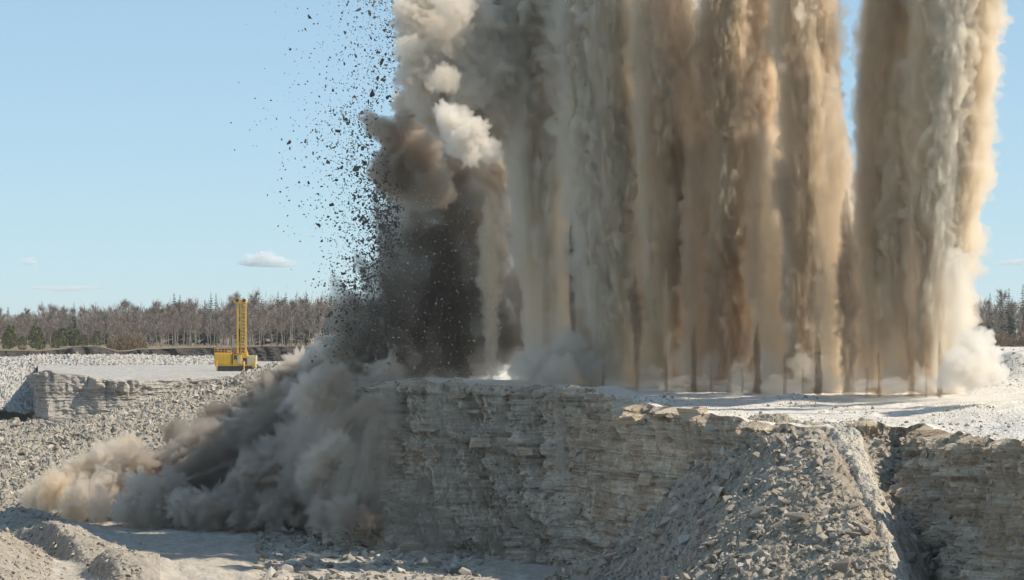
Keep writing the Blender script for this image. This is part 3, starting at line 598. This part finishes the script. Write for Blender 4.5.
# ragged sprays at the left edge
for pts, m, lab in (([(408, 372, 18), (385, 335, 18), (362, 305, 11), (340, 286, 2)], 'surge_mid', 'jagged grey spray thrown up and out from the corner'),
               ([(405, 380, 20), (372, 350, 20), (345, 330, 12), (318, 318, 2)], 'surge_mid', 'low jagged grey spray thrown sideways from the corner'),
               ([(400, 360, 18), (385, 310, 18), (370, 275, 12), (352, 248, 2)], 'black', 'dark steep spray under the flying rocks'),
               ([(398, 378, 18), (368, 366, 18), (340, 352, 14), (312, 352, 3)], 'surge', 'flat grey spray just above the rubble slope'),
               ([(395, 370, 20), (362, 335, 22), (342, 300, 14), (330, 268, 2)], 'black2', 'dark spray fanning out under the densest flying rocks'),
               ([(390, 384, 20), (352, 372, 22), (330, 340, 12), (316, 322, 2)], 'black2', 'dark low spray merging into the rolling surge'),
               ([(404, 330, 16), (394, 270, 15), (382, 225, 10), (372, 190, 2)], 'black', 'tallest dark spray beside the charcoal cloud')):
    jet(pts, 231, m, lab, rough=0.55, ns=1.1, stretch=0.6, cap=0.1)
# the surge rolling down over the pit floor: streaks pouring from the corner, billows at the front
SG = [(314, 394, 22, 224, 'surge'), (334, 382, 18, 222, 'surge_mid'), (345, 512, 18, 213, 'surge_mid'), (322, 516, 15, 216, 'surge_mid'), (368, 516, 14, 211, 'surge_dark'), (38, 500, 18, 252, 'surge_tan'), (58, 490, 22, 250, 'surge_tan'), (82, 474, 20, 252, 'surge_tan'), (108, 462, 20, 252, 'surge'), (140, 468, 24, 249, 'surge_mid'), (88, 498, 20, 246, 'surge'), (72, 510, 13, 246, 'surge_tan'), (100, 507, 16, 244, 'surge'), (112, 482, 18, 248, 'surge'), (128, 448, 16, 254, 'surge_tan'), (128, 510, 16, 242, 'surge'), (155, 508, 18, 240, 'surge_mid'), (140, 490, 18, 243, 'surge'),
      (185, 508, 20, 239, 'surge'), (215, 508, 22, 237, 'surge_mid'), (172, 488, 18, 241, 'surge_mid'), (246, 508, 22, 236, 'surge_mid'), (276, 506, 22, 235, 'surge'), (306, 506, 22, 232, 'surge_mid'), (335, 505, 22, 226, 'surge_mid'), (358, 508, 18, 217, 'surge_dark'),
      (255, 478, 18, 236, 'surge_mid'), (322, 462, 18, 220, 'surge'), (338, 446, 15, 219, 'surge'), (308, 474, 14, 222, 'surge'), (268, 392, 16, 252, 'surge_mid'), (215, 416, 15, 255, 'surge_dark'), (175, 432, 14, 256, 'surge_dark'), (100, 455, 12, 255, 'surge_tan'), (300, 366, 17, 250, 'surge'), (326, 352, 18, 246, 'surge')]
sg = cloud('billow', 'dark rolling surge of dust spilling from the cliff over the rubble', SG, (200, 530, 243), rough=0.46, ns=2.0)
FL = [([(392, 388, 12, 222), (375, 430, 22, 218), (358, 480, 28, 217), (345, 515, 22, 219)], 'surge_haze'), ([(370, 390, 14, 226), (340, 430, 26, 222), (322, 480, 28, 222), (312, 510, 18, 224)], 'surge_haze'), ([(352, 384, 16, 230), (322, 420, 26, 227), (302, 468, 26, 228), (290, 500, 16, 230)], 'surge_haze'), ([(395, 352, 18, 240), (330, 378, 26, 246), (262, 408, 26, 252), (200, 440, 22, 254), (150, 462, 12, 254)], 'surge_dark'), ([(390, 365, 20, 236), (325, 400, 30, 243), (250, 436, 32, 250), (180, 470, 28, 250), (120, 492, 14, 249)], 'surge_mid'),
      ([(385, 380, 22, 232), (320, 425, 32, 239), (255, 460, 34, 244), (190, 488, 28, 244), (140, 505, 14, 243)], 'surge_dark'), ([(382, 395, 20, 226), (330, 440, 30, 233), (275, 475, 32, 238), (220, 498, 24, 239)], 'surge_mid'),
      ([(372, 402, 14, 224), (345, 440, 22, 226), (312, 482, 26, 230), (285, 508, 18, 233)], 'surge_dark'), 
      ([(392, 372, 15, 226), (350, 392, 20, 234), (305, 410, 20, 241), (270, 432, 12, 244)], 'surge'), 
      ([(370, 345, 14, 238), (330, 362, 20, 244), (290, 382, 18, 250), (255, 400, 8, 253)], 'surge'), ([(376, 400, 10, 219), (345, 425, 14, 223), (318, 448, 12, 227)], 'surge_mid')]
for pts, m in FL:
    _seed[0] += 1
    o = plume('dust_stream', pts, 240, D_[m], seed=_seed[0], rough=0.48, ns=1.25, stretch=0.20, nu=96, cap=0.15, dens=3.2)
    o.data.transform(Matrix.Translation(-sg.location)); o.parent = sg
# dust falling down the cliff face
for x, y1, w in ((392, 530, 12), (418, 548, 9), (452, 545, 11), (478, 560, 7), (506, 566, 12), (532, 560, 8), (374, 520, 14), (438, 560, 13), (560, 480, 7)):
    Dr = float(rimD(x))
    jet([(x+3, y1, w*1.7, Dr-10), (x+1, (390+y1)/2, w*1.1, Dr-6), (x-2, 400, w*0.8, Dr-3.0), (x-3, 384, w*0.7, Dr-0.5)], Dr-8, 'wisp', 'thin curtain of dust trickling down the cliff face', 'dust trickling down the cliff', rough=0.5, nu=36, ns=1.1, stretch=0.10)
cloud('billow', 'small dust puff rising from the toe of the cliff', [(395, 538, 14, 212, 'wisp'), (382, 548, 10, 211, 'wisp'), (412, 545, 9, 211, 'wisp')], (395, 556, 211))

# ------------------------------------------------------------------ flying rock
rs = np.random.RandomState(77)
def spray(n):
    """rock thrown up and to the left: dense near the cloud, thinning outward"""
    k = rs.rand(n); y = np.where(k < 0.50, rs.normal(225, 48, n), rs.uniform(-30, 290, n))
    edge = np.interp(y, [-30, 0, 90, 120, 180, 250, 320], [398, 398, 392, 362, 392, 392, 352])
    reach = np.interp(y, [-30, 0, 100, 200, 260, 320], [95, 95, 95, 80, 58, 32])
    x = edge-np.abs(rs.normal(0, 0.50, n))*reach*rs.uniform(0.3, 1.25, n)+rs.uniform(-6, 14, n)
    return np.stack([x, y], -1)
def to_world(q, d0, d1):
    D = rs.uniform(d0, d1, len(q)); return np.stack([(q[:, 0]-CX)/F*D, D, CZ+(HY-q[:, 1])/F*D], -1)
P = to_world(spray(300), 224, 240); S = sizes(300, 3.2, 8.5, 3.2, rs)/F*232*0.5
for p, s in zip(P, S): single_rock('flying_rock', p, s, M['fly'], rs, 'dark rock fragment flying through the air beside the dust cloud', 'rock', 'rock fragments in the air', tilt=2.0)
n = 6500; P = to_world(spray(n), 222, 242); S = sizes(n, 0.9, 3.4, 2.2, rs)/F*232*0.5
tag(merged_rocks('flying_grit', P, S, M['fly'], 5, 2.0), 'cloud of dark grit flying beside the dust cloud', 'rock spray', kind='stuff')
n = 1700; q = np.stack([rs.normal(440, 38, n), rs.uniform(190, 384, n)], -1); q = q[(q[:, 0] > 370) & (q[:, 0] < 545)]
P = to_world(q, 218, 227); S = sizes(len(q), 0.6, 2.4, 3.0, rs)/F*222*0.5
tag(merged_rocks('falling_grit', P, S, M['fleck'], 6, 2.0), 'pale grit raining down in front of the charcoal cloud', 'rock spray', kind='stuff')
n = 1500; q = np.stack([rs.normal(360, 22, n), rs.normal(318, 28, n)], -1)
P = to_world(q, 222, 234); S = sizes(n, 1.0, 4.0, 2.4, rs)/F*228*0.5
tag(merged_rocks('burst_grit', P, S, M['fly'], 8, 2.0), 'dark broken rock bursting out of the cliff corner', 'rock spray', kind='stuff')
# ------------------------------------------------------------------ forest
def m_plain(name, a, b, scale=3.0, rough=0.85, spec=0.2, metal=0.0):
    n = N(name); f = n.noise(scale, 4, 0.6); return n.surf(n.ramp(f, [(0.3, a), (0.7, b)]), rough, spec=spec, metal=metal)
M['bark'] = m_plain('spruce_bark', (0.07, 0.05, 0.04), (0.14, 0.10, 0.08))
M['birch'] = m_plain('birch_bark', (0.18, 0.155, 0.135), (0.33, 0.295, 0.265), 1.2)
M['twig'] = m_plain('bare_twigs', (0.19, 0.155, 0.13), (0.31, 0.26, 0.215), 0.4)
M['twig_w'] = m_plain('willow_twigs', (0.20, 0.14, 0.085), (0.32, 0.235, 0.15), 0.8)
M['spruce'] = m_plain('spruce_needles', (0.035, 0.052, 0.036), (0.075, 0.10, 0.065), 0.6)
M['pine'] = m_plain('pine_needles', (0.085, 0.10, 0.04), (0.19, 0.19, 0.08), 0.8)
def slivers(segs, w0, w1, rs):
    """thin tapering blades along (start, end) pairs, turned at random"""
    a = np.array([s[0] for s in segs]); b = np.array([s[1] for s in segs]); t = b-a
    r = rs.normal(size=a.shape); q = np.cross(t, r); q /= np.linalg.norm(q, axis=1)[:, None]+1e-9
    V = np.stack([a-q*w0, a+q*w0, b+q*w1, b-q*w1], 1).reshape(-1, 3); n = len(a)
    return V, (np.arange(n)[:, None]*4+np.arange(4)[None])
def cone(pts, radii, n=6):
    pts = np.array(pts, float); a = np.linspace(0, 2*np.pi, n, endpoint=False)
    V = pts[None]+np.stack([np.cos(a)[:, None]*radii, np.sin(a)[:, None]*radii, np.zeros((n, len(pts)))], -1)
    return V.reshape(-1, 3), grid_faces(n, len(pts), wrap=True)
def mk(name, V, F_, mat):
    me = bpy.data.meshes.new(name); me.from_pydata(np.asarray(V).tolist(), [], np.asarray(F_).tolist()); me.materials.append(mat); return me
def birch(seed, H=11.0, ntw=560, tw='twig'):
    rs = np.random.RandomState(seed); lean = rs.normal(0, 0.03, 2)
    zs = np.linspace(0, H*0.97, 7); P = [(lean[0]*z+0.1*rs.normal(), lean[1]*z+0.1*rs.normal(), z) for z in zs]
    tv, tf = cone(P, 0.13*(1-zs/H)**0.8+0.02)
    segs = []
    for k in range(26):
        z = H*rs.uniform(0.25, 0.95); az = rs.uniform(0, 6.28); L = (H-z)*0.36+0.7; c = np.array([lean[0]*z, lean[1]*z, z])
        d = np.array([math.cos(az), math.sin(az), rs.uniform(0.9, 1.8)]); d /= np.linalg.norm(d); e = c+d*L
        segs.append((c, e))
        for j in range(ntw//26):
            p = c+d*L*rs.uniform(0.2, 1.0); u = d+rs.normal(0, 0.55, 3); u /= np.linalg.norm(u); segs.append((p, p+u*rs.uniform(0.5, 1.5)))
    cv, cf = slivers(segs, 0.036, 0.016, rs)
    return mk('trunk', tv, tf, M['birch']), mk('crown', cv, cf, M[tw])
def spruce(seed, H=13.0, w=0.20, mat='spruce'):
    rs = np.random.RandomState(seed); tv, tf = cone([(0, 0, 0), (0, 0, H*0.5), (0, 0, H)], np.array([0.18, 0.1, 0.015]))
    V = []; Fc = []
    z = H*0.10
    while z < H*0.985:
        R = H*w*(1-z/H)**0.85*rs.uniform(0.75, 1.15)+0.08; nb = rs.randint(6, 10)
        for k in range(nb):
            az = rs.uniform(0, 6.28); r = R*rs.uniform(0.6, 1.15); d = np.array([math.cos(az), math.sin(az), 0]); s = np.array([-d[1], d[0], 0])
            dr = rs.uniform(0.15, 0.45); p0 = np.array([0, 0, z]); n = len(V)
            p1 = p0+d*r*0.55+np.array([0, 0, -dr*r*0.3]); p2 = p0+d*r+np.array([0, 0, -dr*r*0.75]); wd = 0.22*r+0.06
            V += [p0, p1-s*wd-np.array([0, 0, 0.25*r*dr+0.08]), p2, p1+s*wd-np.array([0, 0, 0.25*r*dr+0.08]), p1+np.array([0, 0, 0.05])]
            Fc += [[n, n+1, n+4], [n+1, n+2, n+4], [n+2, n+3, n+4], [n+3, n, n+4]]
        z += H*rs.uniform(0.022, 0.04)
    return mk('trunk', tv, tf, M['bark']), mk('crown', V, Fc, M[mat])
def young_pine(seed, H=5.0):
    rs = np.random.RandomState(seed); tv, tf = cone([(0, 0, 0), (0, 0, H*0.6), (0, 0, H*0.95)], np.array([0.09, 0.06, 0.02]))
    n = 520; z = rs.uniform(0.08, 1.0, n); R = H*0.27*np.sqrt(np.clip(np.minimum((1.02-z)*1.7, (z+0.1)*3), 0, 1)); az = rs.uniform(0, 6.28, n); r = R*np.sqrt(rs.uniform(0.15, 1.1, n))
    c = np.stack([np.cos(az)*r, np.sin(az)*r, z*H], -1); c += 0.25*H/5*np.stack([gnoise(c*0.9+seed+k*9) for k in range(3)], -1)
    d = np.stack([np.cos(az), np.sin(az), rs.uniform(0.2, 1.2, n)], -1)*rs.uniform(0.2, 0.5, n)[:, None]*H/5
    V, Fc = slivers(list(zip(c, c+d)), 0.13*H/5, 0.05*H/5, rs); return mk('trunk', tv, tf, M['bark']), mk('crown', V, Fc, M['pine'])
BIR = [birch(k, 11.0) for k in range(7)]; SPR = [spruce(20+k, 13.0, 0.15+0.02*k) for k in range(5)]; PIN = [young_pine(40+k) for k in range(4)]
def tree(name, me2, px, D, h, H0, label, group, rs, cat='tree'):
    g = float(z_for(np.array([(px-CX)/F*D]), np.array([float(D)]))[0])-0.3
    e = empty(name, ((px-CX)/F*D, D, g), rs.uniform(0, 6.28)); s = h/H0; e.scale = (s, s, s); tag(e, label, cat, group)
    for me in me2:
        o = bpy.data.objects.new(me.name.split('.')[0], me); C.objects.link(o); o.parent = e
    return e
rs = np.random.RandomState(99)
def top_px(px): return np.interp(px, [-100, 0, 80, 130, 200, 260, 340, 960, 1100], [316, 315, 313, 309, 304, 302, 300, 303, 298])+rs.normal(0, 4.0)
for k in range(190):
    px = rs.uniform(-70, 352) if k < 168 else rs.uniform(955, 1070)
    D = rs.uniform(735, 900) if px > 120 else rs.uniform(800, 960)
    h = (347-top_px(px))/F*D*rs.uniform(0.72, 1.04)
    tree('birch_tree', BIR[rs.randint(7)], px, D, h, 10.8, 'bare grey birch in the leafless wood behind the quarry' if px < 500 else 'bare birch in the wood behind the white dust puff', 'bare birches left of the blast' if px < 500 else 'bare birches right of the blast', rs)
con = [(60, 322, 830), (66, 313, 826), (74, 306, 824), (70, 318, 815), (106, 314, 840), (36, 318, 840), (20, 316, 900), (8, 311, 940), (122, 308, 900), (136, 309, 890), (174, 296, 850), (180, 298, 852), (205, 300, 860), (211, 296, 856),
       (216, 297, 850), (262, 299, 850), (278, 295, 850), (286, 296, 846), (296, 300, 850), (306, 294, 840), (318, 300, 840), (128, 316, 800), (190, 302, 880), (156, 305, 890), (150, 308, 900), (240, 301, 880), (330, 297, 840), (46, 314, 930), (90, 312, 930), (-20, 314, 900), (344, 292, 840)]
for k, (px, ty, D) in enumerate(con): tree('spruce_tree', SPR[rs.randint(5)], px, D, (347-ty+(3 if k % 3 else 0))/F*D+0.3, 13.0, 'dark green spruce standing among the bare birches behind the far bench', 'spruces left of the blast', rs)
for px, ty, D in [(980, 298, 740), (990, 294, 760), (1001, 292, 740), (1009, 289, 750), (1023, 285, 740), (1034, 290, 750), (1050, 286, 750)]:
    tree('spruce_tree', SPR[rs.randint(5)], px, D+70, (349-ty)/F*(D+70), 13.0, 'dark spruce rising in the wood beyond the outermost dust column', 'spruces right of the blast', rs)
tree('spruce_tree', SPR[2], 1012, 715, 12.3, 13.0, 'broad green spruce standing in front of the dark wood right of the blast', None, rs)
for px, D, h in [(7, 730, 4.6), (11, 745, 6.0), (22, 728, 3.6), (36, 735, 6.0), (40, 730, 4.4), (56, 738, 4.6), (62, 752, 5.2), (76, 745, 4.6), (84, 742, 3.4), (97, 750, 4.2), (-8, 730, 5.0), (-20, 735, 5.5)]:
    tree('young_pine', PIN[rs.randint(4)], px, D, h, 5.0, 'bushy young pine on the dry ground above the dark bank', 'young pines at the quarry edge', rs)
for k in range(46):
    px = rs.uniform(1070, 1420); D = rs.uniform(735, 900); h = (347-top_px(px))/F*D*rs.uniform(0.72, 1.04)
    tree('birch_tree', BIR[rs.randint(7)], px, D, h, 10.8, 'bare birch in the wood behind the white dust puff', 'bare birches right of the blast', rs)
# leafless willow thicket and the mass of trunks deep in the wood
def thicket(px, D, w, h, mat, label, group=None, n=2600):
    segs = []; st = []
    for k in range(n):
        a = rs.uniform(0, 6.28); r = math.sqrt(rs.rand()); x, y = r*math.cos(a), r*math.sin(a); hz = h*math.sqrt(max(0.05, 1-0.93*x*x-0.8*y*y))*(0.85+0.2*math.sin(x*9+px))
        p = np.array([x*w*0.85, y*w*0.5, rs.uniform(0.0, 0.9)*hz]); d = np.array([x*0.7, y*0.4, 1.0])+rs.normal(0, 0.3, 3); segs.append((p, p+d/np.linalg.norm(d)*rs.uniform(0.5, 1.2)))
    for k in range(9): st.append((np.array([rs.uniform(-0.5, 0.5)*w, rs.uniform(-0.2, 0.2)*w, -0.3]), np.array([rs.uniform(-0.75, 0.75)*w, rs.uniform(-0.2, 0.2)*w, h*0.65])))
    e = empty('willow_thicket', ((px-CX)/F*D, D, float(z_for(np.array([(px-CX)/F*D]), np.array([float(D)]))[0])-0.4)); tag(e, label, 'shrub', group)
    v, f = slivers(segs, 0.05, 0.02, rs); mesh_obj('crown', v, f, mat, e); v, f = slivers(st, 0.09, 0.04, rs); mesh_obj('stem', v, f, M['bark'], e)
thicket(127, 722, 5.8, 5.6, M['twig_w'], 'rounded brown leafless willow thicket on the dark bank')
for px, D, w, h in ((968, 712, 4.5, 4.5), (982, 716, 5, 5.4), (1000, 712, 5, 4.6), (1018, 718, 5.5, 5.6), (1036, 712, 5, 5.0), (1055, 716, 5, 5.4)):
    thicket(px, D, w, h, M['twig_w'], 'brown leafless thicket under the spruces beyond the white puff', 'thickets right of the blast', 1300)
segs = []; tr = []
for k in range(1060):
    px = rs.uniform(-90, 360) if k < 800 else rs.uniform(950, 1420); D = rs.uniform(880, 1050); x = (px-CX)/F*D; h = max(5.0, (346-top_px(px)-1)/F*D*rs.uniform(0.75, 1.03)); z0 = 12.5
    tr.append((np.array([x, D, z0]), np.array([x+rs.normal(0, 0.3), D, z0+h])))
    for j in range(130):
        z = z0+h*rs.uniform(0.2, 0.95); p = np.array([x+rs.normal(0, 0.9), D+rs.normal(0, 0.9), z]); d = rs.normal(0, 0.5, 3)+np.array([0, 0, 1.0]); segs.append((p, p+d*rs.uniform(0.6, 1.5)))
v1, f1 = slivers(tr, 0.14, 0.04, rs); v2, f2 = slivers(segs, 0.07, 0.03, rs)
o = mesh_obj('bare_wood', np.vstack([v1, v2]), np.vstack([f1, f2+len(v1)]), M['twig']); tag(o, 'mass of bare trunks and twigs deep in the leafless wood', 'wood', kind='stuff')

# ------------------------------------------------------------------ drilling rig
M['yellow'] = m_plain('rig_yellow', (0.62, 0.37, 0.06), (0.78, 0.47, 0.05), 1.1, 0.6, 0.3)
M['cream'] = m_plain('rig_cream', (0.52, 0.42, 0.24), (0.66, 0.55, 0.35), 1.2, 0.6, 0.3)
M['steel'] = m_plain('rig_dark_steel', (0.03, 0.028, 0.026), (0.08, 0.072, 0.065), 2.0, 0.6, 0.4)
M['red'] = m_plain('rig_red', (0.30, 0.06, 0.04), (0.40, 0.10, 0.06), 2.0, 0.6, 0.3)
def m_glass():
    n = N('cab_glass'); return n.surf((0.02, 0.03, 0.035), 0.08, spec=0.6)
M['glass'] = m_glass()
class B:
    def __init__(s): s.bm = bmesh.new()
    def box(s, x0, x1, y0, y1, z0, z1, bev=0.0):
        r = bmesh.ops.create_cube(s.bm, size=1.0)['verts']
        for v in r: v.co = Vector(((x0+x1)/2+v.co.x*(x1-x0), (y0+y1)/2+v.co.y*(y1-y0), (z0+z1)/2+v.co.z*(z1-z0)))
        if bev: bmesh.ops.bevel(s.bm, geom=list({e for v in r for e in v.link_edges}), offset=bev, segments=1, affect='EDGES')
        return s
    def rod(s, a, b, r, n=6):
        a, b = Vector(a), Vector(b); q = (b-a).to_track_quat('Z', 'Y').to_matrix().to_4x4(); q.translation = (a+b)/2
        bmesh.ops.create_cone(s.bm, cap_ends=True, segments=n, radius1=r, radius2=r, depth=(b-a).length, matrix=q); return s
    def prism(s, poly, y0, y1):
        a = [s.bm.verts.new((x, y0, z)) for x, z in poly]; b = [s.bm.verts.new((x, y1, z)) for x, z in poly]
        s.bm.faces.new(a); s.bm.faces.new(b[::-1])
        for i in range(len(poly)):
            j = (i+1) % len(poly); s.bm.faces.new([a[j], a[i], b[i], b[j]])
        return s
    def obj(s, name, mat, parent):
        bmesh.ops.recalc_face_normals(s.bm, faces=s.bm.faces)
        me = bpy.data.meshes.new(name); s.bm.to_mesh(me); s.bm.free(); me.materials.append(mat)
        o = bpy.data.objects.new(name, me); C.objects.link(o); o.parent = parent; return o
gx = W(236, 372, 520)
rig = empty('drilling_rig', (gx[0], gx[1], gx[2]-0.1)); tag(rig, 'yellow crawler drilling rig with raised lattice mast on the far bench', 'drilling rig')
for yy in (-1.75, 1.15):
    poly = [(-2.9+0.55*math.cos(a), 0.6+0.55*math.sin(a)) for a in np.linspace(math.pi/2, 3*math.pi/2, 8)]+[(2.6+0.55*math.cos(a), 0.6+0.55*math.sin(a)) for a in np.linspace(-math.pi/2, math.pi/2, 8)]
    tk = B().prism(poly, yy, yy+0.6).obj('crawler_track', M['steel'], rig)
    b = B()
    for x in np.linspace(-2.9, 2.6, 15): b.box(x-0.14, x+0.14, yy-0.06, yy+0.66, 1.12, 1.22); b.box(x-0.14, x+0.14, yy-0.06, yy+0.66, -0.02, 0.08)
    b.obj('track_shoes', M['steel'], tk)
    for x in np.linspace(-2.6, 2.3, 6): B().rod((x, yy-0.1, 0.55), (x, yy+0.05, 0.55), 0.32, 12).obj('road_wheel', M['steel'], tk)
B().box(-3.6, 3.4, -1.6, 1.6, 1.15, 1.45).obj('deck', M['yellow'], rig)
h = B().box(-3.75, -0.65, -1.45, 1.45, 1.47, 3.55, 0.06).obj('engine_house', M['yellow'], rig)
for x in (-3.6, -2.85, -2.1, -1.4): B().box(x, x+0.62, -1.50, -1.44, 1.65, 3.3, 0.02).obj('panel_door', M['yellow'], h)
B().box(-3.5, -0.9, -1.0, 1.0, 3.56, 3.72).obj('roof_plate', M['red'], h)
for x in (-2.9, -2.4): B().rod((x, -0.4, 3.6), (x, -0.4, 4.25), 0.11, 8).obj('exhaust_pipe', M['steel'], h)
B().box(-1.5, -1.0, -0.9, 0.4, 3.73, 4.0).obj('air_filter', M['cream'], h)
cb = B().box(-0.45, 1.15, -1.55, 0.9, 1.47, 3.35, 0.08).obj('cab', M['yellow'], rig)
B().box(-0.25, 0.3, -1.60, -1.54, 2.35, 3.1, 0.02).obj('window', M['glass'], cb)
B().box(0.45, 0.98, -1.60, -1.54, 1.6, 3.1, 0.02).obj('cab_door', M['cream'], cb)
B().box(-0.5, 1.2, -1.6, 0.95, 3.36, 3.46).obj('cab_roof', M['red'], cb)
dc = B().box(2.05, 3.75, -1.5, 0.6, 0.75, 3.05, 0.06).obj('dust_collector', M['cream'], rig)
B().box(2.2, 2.85, -1.55, -1.49, 0.95, 2.8, 0.02).obj('panel_door', M['cream'], dc); B().box(2.95, 3.6, -1.55, -1.49, 0.95, 2.8, 0.02).obj('panel_door', M['cream'], dc)
B().rod((1.9, -1.0, 0.4), (1.9, -1.0, 2.6), 0.16, 8).obj('suction_hose', M['steel'], dc)
ms = empty('mast'); ms.parent = rig
m0, m1 = 2.2, 12.4
mo = B()
for x in (0.35, 1.75):
    for y in (-0.75, 0.45): mo.box(x-0.09, x+0.09, y-0.09, y+0.09, m0, m1)
bpy.data.objects.remove(ms); mast = mo.obj('mast', M['yellow'], rig)
B().box(0.20, 0.52, -0.88, -0.62, m0+0.4, m1).obj('feed_beam', M['yellow'], mast)
for k, z in enumerate(np.arange(m0+0.5, m1-0.2, 0.62)):
    B().box(0.9, 1.75, -0.86, -0.74, z-0.07, z+0.07).obj('mast_rung', M['yellow'], mast)
    if k % 2 == 0: B().rod((0.35, 0.45, z), (1.75, 0.45, z+0.6), 0.05).obj('mast_brace', M['yellow'], mast)
    else: B().rod((1.75, 0.45, z), (0.35, 0.45, z+0.6), 0.05).obj('mast_brace', M['yellow'], mast)
    B().rod((1.75, -0.75, z), (1.75, 0.45, z+0.55), 0.05).obj('mast_brace', M['yellow'], mast)
B().box(0.85, 1.0, -0.82, -0.70, m0, m1).obj('mast_rail', M['yellow'], mast)
hd = B().box(-0.05, 1.95, -0.95, 0.6, m1, m1+0.65, 0.05).obj('mast_head', M['yellow'], mast)
for x in (0.3, 1.5): B().rod((x, -1.0, m1+0.5), (x, 0.65, m1+0.5), 0.32, 12).obj('sheave', M['steel'], hd)
B().box(-0.35, 0.15, -0.9, 0.2, m1+0.05, m1+0.55).obj('crown_platform', M['yellow'], hd)
B().box(0.55, 1.05, -0.6, 0.2, 6.3, 7.9, 0.05).obj('rotary_head', M['steel'], mast)
B().rod((0.78, -0.2, 0.2), (0.78, -0.2, 6.4), 0.12, 8).obj('drill_pipe', M['steel'], mast)
B().rod((2.6, -0.2, 1.4), (1.8, -0.2, 4.4), 0.10, 8).obj('mast_stay', M['yellow'], mast); B().rod((-0.6, 0.9, 3.4), (0.4, 0.4, 5.2), 0.09, 8).obj('mast_stay', M['yellow'], mast)
B().box(0.1, 2.2, -1.3, -0.6, 2.6, 3.5, 0.05).obj('mast_foot', M['yellow'], mast)
for x in (-3.3, 1.6, 3.55): 
    for y in (-1.75, 1.75):
        j = B().rod((x, y, 0.0), (x, y, 2.0), 0.13, 8).obj('levelling_jack', M['yellow'], rig); B().rod((x, y, -0.05), (x, y, 0.12), 0.35, 10).obj('jack_pad', M['steel'], j)
rl = B()
for x in np.linspace(-3.7, -0.7, 6): rl.rod((x, -1.4, 3.55), (x, -1.4, 4.3), 0.03)
rl.rod((-3.7, -1.4, 4.3), (-0.7, -1.4, 4.3), 0.035).rod((-3.7, -1.4, 3.95), (-0.7, -1.4, 3.95), 0.03); rl.obj('handrail', M['yellow'], rig)

# ------------------------------------------------------------------ fair-weather clouds far away
cm = dust_mat('cloud_vapour', (1.0, 1.0, 1.0), 0.008, het=False, aniso=0.0)
cm2 = dust_mat('thin_cloud_vapour', (1.0, 1.0, 1.0), 0.006, het=False, aniso=0.0)
def sky_cloud(label, parts, mat, D=30000):
    e = empty('cloud', W(parts[0][0], parts[0][1]+parts[0][2], D)); tag(e, label, 'cloud', None); bpy.context.view_layer.update()
    for k, (px, py, r, sq) in enumerate(parts):
        _seed[0] += 1; o = billow_mesh('cloud_puff', px, py, r, D, mat, _seed[0], sq=sq, rough=0.3, ns=1.5, sub=4); o.data.transform(Matrix.Translation(-e.location)); o.parent = e
sky_cloud('small white cloud floating above the yellow drilling rig', [(254, 260, 8, (1.3, 1, 0.75)), (266, 257, 8, (1.3, 1, 0.85)), (277, 260, 7, (1.4, 1, 0.7)), (288, 263, 6, (1.6, 1, 0.55)), (244, 263, 5, (1.5, 1, 0.6)), (262, 265, 7, (2.8, 1, 0.35)), (280, 266, 6, (2.6, 1, 0.3)), (248, 256, 4, (1.2, 1, 0.8)), (296, 265, 3, (1.8, 1, 0.5))], cm)
sky_cloud('long thin cloud streak low over the young pines', [(62, 289, 8, (2.6, 1, 0.42)), (85, 288, 7, (2.6, 1, 0.42)), (40, 288, 6, (2.4, 1, 0.35))], cm2)
sky_cloud('tiny pale cloud above the long thin streak', [(28, 261, 6, (1.5, 1, 0.7)), (34, 263, 4, (1.5, 1, 0.6))], cm2)
sky_cloud('flat cloud right of the dust curtain above the spruces', [(1008, 263, 6, (2.6, 1, 0.5)), (1022, 262, 7, (2.4, 1, 0.5))], cm2)
# ------------------------------------------------------------------ thin spring haze over the quarry
hz = N('haze_air'); hv = hz.new('ShaderNodeVolumePrincipled'); hv.inputs['Density'].default_value = 0.00007; hv.inputs['Anisotropy'].default_value = 0.3
hz.put(hv.inputs['Color'], (0.94, 0.96, 0.99)); hz.t.links.new(hv.outputs[0], hz.out.inputs['Volume'])
x0, x1, y0, y1, z0, z1 = -6800, 6800, -30, 6100, -3, 75
hb = mesh_obj('haze', [(x, y, z) for x in (x0, x1) for y in (y0, y1) for z in (z0, z1)], [[0, 1, 3, 2], [4, 6, 7, 5], [0, 4, 5, 1], [2, 3, 7, 6], [0, 2, 6, 4], [1, 5, 7, 3]], hz.m); hb['kind'] = 'stuff'; hb['label'] = 'thin pale haze hanging over the quarry and the wood'
